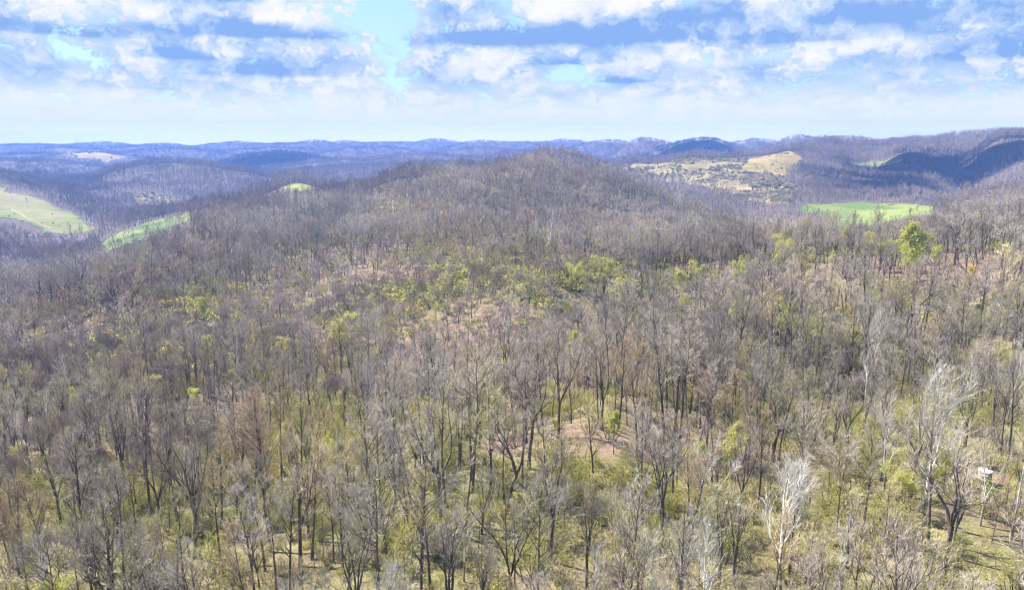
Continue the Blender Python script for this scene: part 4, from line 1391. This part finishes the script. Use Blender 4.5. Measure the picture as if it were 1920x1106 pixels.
instancer('woodland', ['slender', 'spread', 'vase', 'bud', 'syc', 'leaf', 'gold', 'vine', 'cedar', 'sapling', 'sapbud', 'm_bare', 'm_round', 'm_bud', 'm_leaf', 'm_syc', 'm_vine', 'f_bare', 'f_bud', 'clump'],
          'mass of leafless spring woods covering the hills')
instancer('undergrowth', ['shrub', 'brushy', 'm_shrub'], 'yellow-green undergrowth beneath the trees')
instancer('hillside_brush', ['f_cedar'], 'scattered brush on the cleared hillsides')

# ------------------------------------------------------------------ round tank
def lathe(profile, seg):
    v = []; f = []
    for (r, z) in profile:
        for k in range(seg):
            a = 2 * math.pi * k / seg
            v.append((r * math.cos(a), r * math.sin(a), z))
    for i in range(len(profile) - 1):
        for k in range(seg):
            f.append((i * seg + k, i * seg + (k + 1) % seg, (i + 1) * seg + (k + 1) % seg, (i + 1) * seg + k))
    return v, f


m, N, b = mat('weathered_tank_wall')
tcn = N.add('ShaderNodeTexCoord')
pz = N.vmath('MULTIPLY', tcn.outputs['Object'], (5, 5, 0.8))
N.l.new(N.ramp(N.noise(pz, 1.0, 5, 0.65), [(0.3, (0.22, 0.19, 0.13)), (0.55, (0.36, 0.34, 0.26)), (0.75, (0.45, 0.43, 0.36))]), b.inputs['Base Color'])
M_TANK = m
m, N, b = mat('white_tank_lid')
N.l.new(N.ramp(N.noise(geo_pos(N), 2.0, 4, 0.6), [(0.3, (0.62, 0.62, 0.60)), (0.6, (0.82, 0.82, 0.80))]), b.inputs['Base Color'])
M_LID = m
m, N, b = mat('dark_opening')
b.inputs['Base Color'].default_value = (0.03, 0.028, 0.025, 1)
M_HOLE = m
tz = float(min(ground(TANK[0] + a, TANK[1] + c) for a in (-1, 0, 1) for c in (-1, 0, 1)))
tank = thing('storage_tank', (TANK[0], TANK[1], tz), (0, 0, 0.6), 0.82)
tag(tank, 'round weathered tank with white lid in the small clearing at right', 'tank')
pv, pf = lathe([(0.0, -0.3), (1.12, -0.3), (1.12, 0.9), (1.16, 0.92), (1.16, 0.98), (1.12, 1.0), (1.12, 1.75), (1.16, 1.77), (1.16, 1.83), (1.12, 1.85), (1.12, 2.55), (0.0, 2.55)], 32)
part('wall', new_mesh('tank_wall', pv, pf, [M_TANK], smooth=False), tank)
pv, pf = lathe([(0.0, 2.553), (1.22, 2.553), (1.22, 2.66), (0.8, 2.80), (0.3, 2.90), (0.0, 2.92)], 32)
lid = part('lid', new_mesh('tank_lid', pv, pf, [M_LID]), tank)
pv, pf = lathe([(0.0, 2.70), (0.30, 2.70), (0.30, 2.93), (0.24, 2.95), (0.0, 2.95)], 16)
hatch = part('hatch', new_mesh('tank_hatch', [(x + 0.55, y - 0.35, z) for (x, y, z) in pv], pf, [M_HOLE]), lid)
S = Soup()
S.tube([Vector((-1.15, -0.3, 0.4)), Vector((-1.5, -0.5, 0.4)), Vector((-1.6, -0.6, -0.2))], [0.05, 0.05, 0.05], 6)
part('pipe', new_mesh('tank_pipe', S.v, S.f, [M_HOLE]), tank)

# ------------------------------------------------------------------ vine-wrapped snag
def snag(u, v, vt, wid, lab):
    x, y, z = hit(u, v)
    d = ray(u, vt)
    h = CAMZ + d[2] / d[1] * y - z
    rnd = random.Random(int(u))
    t = thing('vine_wrapped_snag', (x, y, z))
    T = Soup()
    p = path(rnd, Vector((0, 0, -0.4)), Vector((0, 0, 1)), h * 0.95, 6, 0.04, 0)
    T.tube(p, [0.35, 0.32, 0.28, 0.25, 0.2, 0.15, 0.06], 7)
    part('trunk', new_mesh('snag_trunk', T.v, T.f, [M_BARK]), t)
    C = Soup()
    for _ in range(1500):
        q = rnd.random() ** 0.9
        a, _d = along(p, 0.04 + 0.96 * q)
        an = rnd.uniform(0, 6.283)
        rr = wid * rnd.uniform(0.5, 1.1) * (0.75 + 0.35 * math.sin(q * 9 + 1)) * (1.2 - 0.5 * q)
        s = a + Vector((math.cos(an), math.sin(an), 0)) * rr
        C.sliver(s, s + Vector((rnd.gauss(0, 0.3), rnd.gauss(0, 0.3), -rnd.uniform(0.3, 1.6))), 0.07, rnd)
    part('vines', new_mesh('snag_vines', C.v, C.f, [M_SNAG]), t)
    tag(t, lab, 'tree')


snag(1131, 562, 513, 0.9, 'dark brown vine-wrapped snag standing amid yellow-green trees')
snag(1116, 566, 536, 1.2, 'shorter vine-smothered stump left of the tall vine-wrapped snag')
snag(689, 480, 446, 0.8, 'vine-wrapped snag rising on the left-centre slope')

# ------------------------------------------------------------------ fallen logs
def log(u0, v0, u1, v1, r, lab, seed):
    a = hit(u0, v0); b_ = hit(u1, v1)
    rnd = random.Random(seed)
    A_ = Vector(a); B_ = Vector(b_)
    if (B_ - A_).length > 22:
        B_ = A_ + (B_ - A_).normalized() * 22
    t = thing('fallen_log', A_)
    pts = []
    for i in range(9):
        p = A_.lerp(B_, i / 8)
        p.z = float(ground(p.x, p.y)) + r * 0.6 + (0.25 if i == 8 else 0)
        p += Vector((rnd.uniform(-0.12, 0.12), rnd.uniform(-0.12, 0.12), 0))
        pts.append(p - A_)
    S = Soup(); S.tube(pts, [r * (1.25 if i == 0 else 1.0) * (1 - 0.07 * i) for i in range(9)], 8)
    S.f.append(tuple(range(7, -1, -1))); S.f.append(tuple(range(64, 72)))
    part('trunk', new_mesh('log_trunk', S.v, S.f, [M_BARK], smooth=True), t)
    for k in range(4):
        S = Soup()
        o, d = along(pts, rnd.uniform(0.45, 0.95))
        dd = spray(rnd, d, rnd.uniform(0.5, 0.9)); dd.z = abs(dd.z) + 0.1
        S.tube(path(rnd, o, dd, rnd.uniform(2, 4.5), 4, 0.2, 0.0), [r * 0.4, r * 0.33, r * 0.25, r * 0.15, 0.0], 5)
        part('limb', new_mesh('log_limb', S.v, S.f, [M_BARK]), t)
    tag(t, lab, 'log')


log(690, 892, 770, 868, 0.34, 'dark fallen log on the green slope left of the clearing', 1)
log(600, 985, 700, 980, 0.32, 'fallen log low on the left-centre foreground slope', 2)
log(1016, 815, 1042, 836, 0.36, 'fallen log at the foot of the oak that leans left', 3)
log(1085, 770, 1150, 830, 0.3, 'fallen trunk lying down the right of the pink clearing', 4)
log(830, 800, 905, 812, 0.28, 'fallen log left of the pink clearing', 5)
log(905, 850, 1000, 905, 0.26, 'fallen trunk across the lower part of the pink clearing', 6)

# ------------------------------------------------------------------ dirt track over the left pasture
tp_ = [hit(u, v, 850, 1400) for (u, v) in [(22, 392), (30, 397), (40, 402), (48, 408), (58, 413), (70, 418), (84, 424), (98, 430)]]
tv_ = []; tf_ = []
for i in range(len(tp_) - 1):
    for k in range(8):
        a = Vector(tp_[i]); b2 = Vector(tp_[i + 1]); p = a.lerp(b2, k / 8); dr = (b2 - a).normalized(); nrm = Vector((-dr.y, dr.x, 0)) * 1.9
        for q in (p - nrm, p + nrm):
            tv_.append((q.x, q.y, float(ground(q.x, q.y)) + 0.2 + 0.00025 * math.hypot(q.x, q.y)))
for i in range(len(tv_) // 2 - 1):
    tf_.append((2 * i, 2 * i + 1, 2 * i + 3, 2 * i + 2))
trk = link(bpy.data.objects.new('farm_track', new_mesh('farm_track', tv_, tf_, [grass_material('track_dirt', (0.20, 0.16, 0.10), (0.27, 0.21, 0.13), (0.30, 0.24, 0.16), 0.2)])))
trk['kind'] = 'structure'; trk['label'] = 'pale dirt track crossing the grazed pasture at left'

# ------------------------------------------------------------------ cattle on the left pasture
m, N, b = mat('black_hide')
b.inputs['Base Color'].default_value = (0.02, 0.018, 0.016, 1)
M_COW = m


def cow_mesh():
    S = Soup()
    V = Vector
    S.tube([V((-1.0, 0, 1.02)), V((-0.95, 0, 1.05)), V((-0.5, 0, 1.0)), V((0.1, 0, 0.95)), V((0.6, 0, 1.0)), V((0.85, 0, 1.1)), V((1.15, 0, 1.2)), V((1.35, 0, 1.12)), V((1.62, 0, 0.92)), V((1.68, 0, 0.88))],
           [0.05, 0.30, 0.40, 0.43, 0.40, 0.32, 0.2, 0.18, 0.11, 0.0], 8)
    for (x, y) in ((-0.75, 0.2), (-0.75, -0.2), (0.6, 0.2), (0.6, -0.2)):
        S.tube([V((x, y, 0.95)), V((x + (0.08 if x > 0 else -0.08), y, 0.5)), V((x, y, 0.25)), V((x, y, -0.02))], [0.16, 0.09, 0.06, 0.07], 5)
    S.tube([V((-1.0, 0, 1.15)), V((-1.12, 0, 0.8)), V((-1.1, 0, 0.45))], [0.04, 0.03, 0.0], 4)
    for s in (-1, 1):
        S.tube([V((1.3, s * 0.12, 1.22)), V((1.28, s * 0.32, 1.24))], [0.06, 0.0], 4)
    return S.v, S.f


cv, cf = cow_mesh()
COW = new_mesh('cow', cv, cf, [M_COW], smooth=True)
for i, (u, v, lab) in enumerate([(17, 407, 'black cow nearest the left edge of the pale pasture'), (27, 402, 'black cow second from the left edge of the pasture'), (79, 420, 'black cow low in the middle of the pasture'),
                                 (100, 420, 'black cow at the centre of the right-hand cattle in the pasture'), (111, 424, 'black cow beside the centre cow, lower in the pasture'), (131, 425, 'black cow farthest right in the pasture'), (98, 403, 'black cow highest up the pasture by the trees')]):
    h = hit(u, v, 850)
    o = bpy.data.objects.new('cow', COW)
    o.location = h; o.location.z += 1.0 * 0 + 0.9 * 0 + (0.12 + 0.00025 * h[1]); o.rotation_euler = (0, 0, i * 1.3)
    link(o)
    tag(o, lab, 'cow', 'cattle on the left pasture')

# ------------------------------------------------------------------ radio masts on the far ridge
m, N, b = mat('galvanised_steel')
b.inputs['Base Color'].default_value = (0.25, 0.26, 0.28, 1)
M_STEEL = m
for (u, v, vt, Y, lab) in [(641, 263, 253, 4800, 'thin radio mast on the far blue ridge left of centre'), (144, 266, 257, 4600, 'thin radio mast above the pale cleared hill at far left')]:
    d = ray(u, v)
    x = d[0] / d[1] * Y
    z = float(ground(x, Y))
    dt = ray(u, vt)
    h = max(30, CAMZ + dt[2] / dt[1] * Y - z)
    t = thing('radio_mast', (x, Y, z))
    for k in range(3):
        S = Soup(); a = k * 2.094
        S.tube([Vector((1.3 * math.cos(a), 1.3 * math.sin(a), -1)), Vector((0.5 * math.cos(a), 0.5 * math.sin(a), h))], [0.3, 0.2], 4)
        part('leg', new_mesh('mast_leg', S.v, S.f, [M_STEEL]), t)
    S = Soup()
    for i in range(14):
        f0 = i / 14; f1 = (i + 1) / 14
        for k in range(3):
            a0 = k * 2.094; a1 = (k + 1) * 2.094
            r0 = 1.3 - 0.8 * f0; r1 = 1.3 - 0.8 * f1
            S.tube([Vector((r0 * math.cos(a0), r0 * math.sin(a0), h * f0)), Vector((r1 * math.cos(a1), r1 * math.sin(a1), h * f1))], [0.1, 0.1], 3)
    part('bracing', new_mesh('mast_bracing', S.v, S.f, [M_STEEL]), t)
    tag(t, lab, 'mast')

# ------------------------------------------------------------------ haze
hz0 = float(HZ.min()) - 1.5
hz1 = max(CAMZ + 6.0, float(HZ.max()) + 24.0)
E_ = RMAX + 300
hv = [(-E_, -E_, hz0), (E_, -E_, hz0), (E_, E_, hz0), (-E_, E_, hz0), (-E_, -E_, hz1), (E_, -E_, hz1), (E_, E_, hz1), (-E_, E_, hz1)]
hf = [(0, 3, 2, 1), (4, 5, 6, 7), (0, 1, 5, 4), (1, 2, 6, 5), (2, 3, 7, 6), (3, 0, 4, 7)]
m = bpy.data.materials.new('haze')
m.use_nodes = True
m.node_tree.nodes.clear()
hoN = m.node_tree.nodes.new('ShaderNodeOutputMaterial')
pvN = m.node_tree.nodes.new('ShaderNodeVolumePrincipled')
pvN.inputs['Color'].default_value = (0.14, 0.33, 0.95, 1)
pvN.inputs['Density'].default_value = 0.000138
pvN.inputs['Density Attribute'].default_value = ''
pvN.inputs['Anisotropy'].default_value = 0.1
m.node_tree.links.new(pvN.outputs[0], hoN.inputs['Volume'])
hz = link(bpy.data.objects.new('haze', new_mesh('haze', hv, hf, [m])))
hz['kind'] = 'stuff'; hz['label'] = 'blue haze filling the air over the far hills'
print('HAZE', hz0, hz1)

# ------------------------------------------------------------------ passing clouds whose shade lies on the far slopes
m, N, b = mat('cloud_white')
b.inputs['Base Color'].default_value = (0.9, 0.9, 0.9, 1)
M_CLOUD = m


def cloud(cx, cyy, rx, ry, seed, lab, alt=1500.0):
    """lumpy flat-bottomed cumulus, its shade falling round (cx, cyy) on the ground"""
    off = sd / sd.z * alt
    rnd = random.Random(seed)
    V = []; F = []
    for k in range(26):
        a = rnd.uniform(0, 6.283); q = math.sqrt(rnd.random())
        px, py = math.cos(a) * q * rx, math.sin(a) * q * ry
        r = (0.22 + 0.30 * (1 - q)) * min(rx, ry) * rnd.uniform(0.7, 1.25)
        b0 = len(V)
        for i in range(13):
            th = math.pi * i / 12
            for j in range(20):
                ph = 2 * math.pi * j / 20
                n = Vector((math.sin(th) * math.cos(ph), math.sin(th) * math.sin(ph), math.cos(th)))
                rr = r * (1 + 0.16 * math.sin(5 * n.x + seed + k) * math.sin(6 * n.y + k) + 0.10 * math.sin(11 * n.z + 9 * n.x))
                z = n.z * rr * 0.8
                V.append((px + n.x * rr, py + n.y * rr, z if z > 0 else z * 0.25))
        for i in range(12):
            for j in range(20):
                F.append((b0 + i * 20 + j, b0 + i * 20 + (j + 1) % 20, b0 + (i + 1) * 20 + (j + 1) % 20, b0 + (i + 1) * 20 + j))
    o = link(bpy.data.objects.new('cloud', new_mesh('cloud', V, F, [M_CLOUD], smooth=True)))
    o.location = (cx + off.x, cyy + off.y, CAMZ + alt)
    o['kind'] = 'structure'; o['label'] = lab


cloud(-985, 2960, 270, 190, 1, 'cumulus cloud shading the dark blue hill')
cloud(930, 1480, 330, 190, 2, 'cumulus cloud shading the slope at far right')
cloud(-1800, 2300, 330, 190, 3, 'cumulus cloud shading the slope beyond the left pasture')
cloud(-1150, 1650, 200, 110, 4, 'cumulus cloud shading the floor of the left valley')
cloud(500, 2900, 300, 170, 5, 'cumulus cloud shading the ridge behind the main hill')
cloud(560, 1290, 90, 130, 6, 'small cumulus cloud shading the dip right of the cleared hillside')
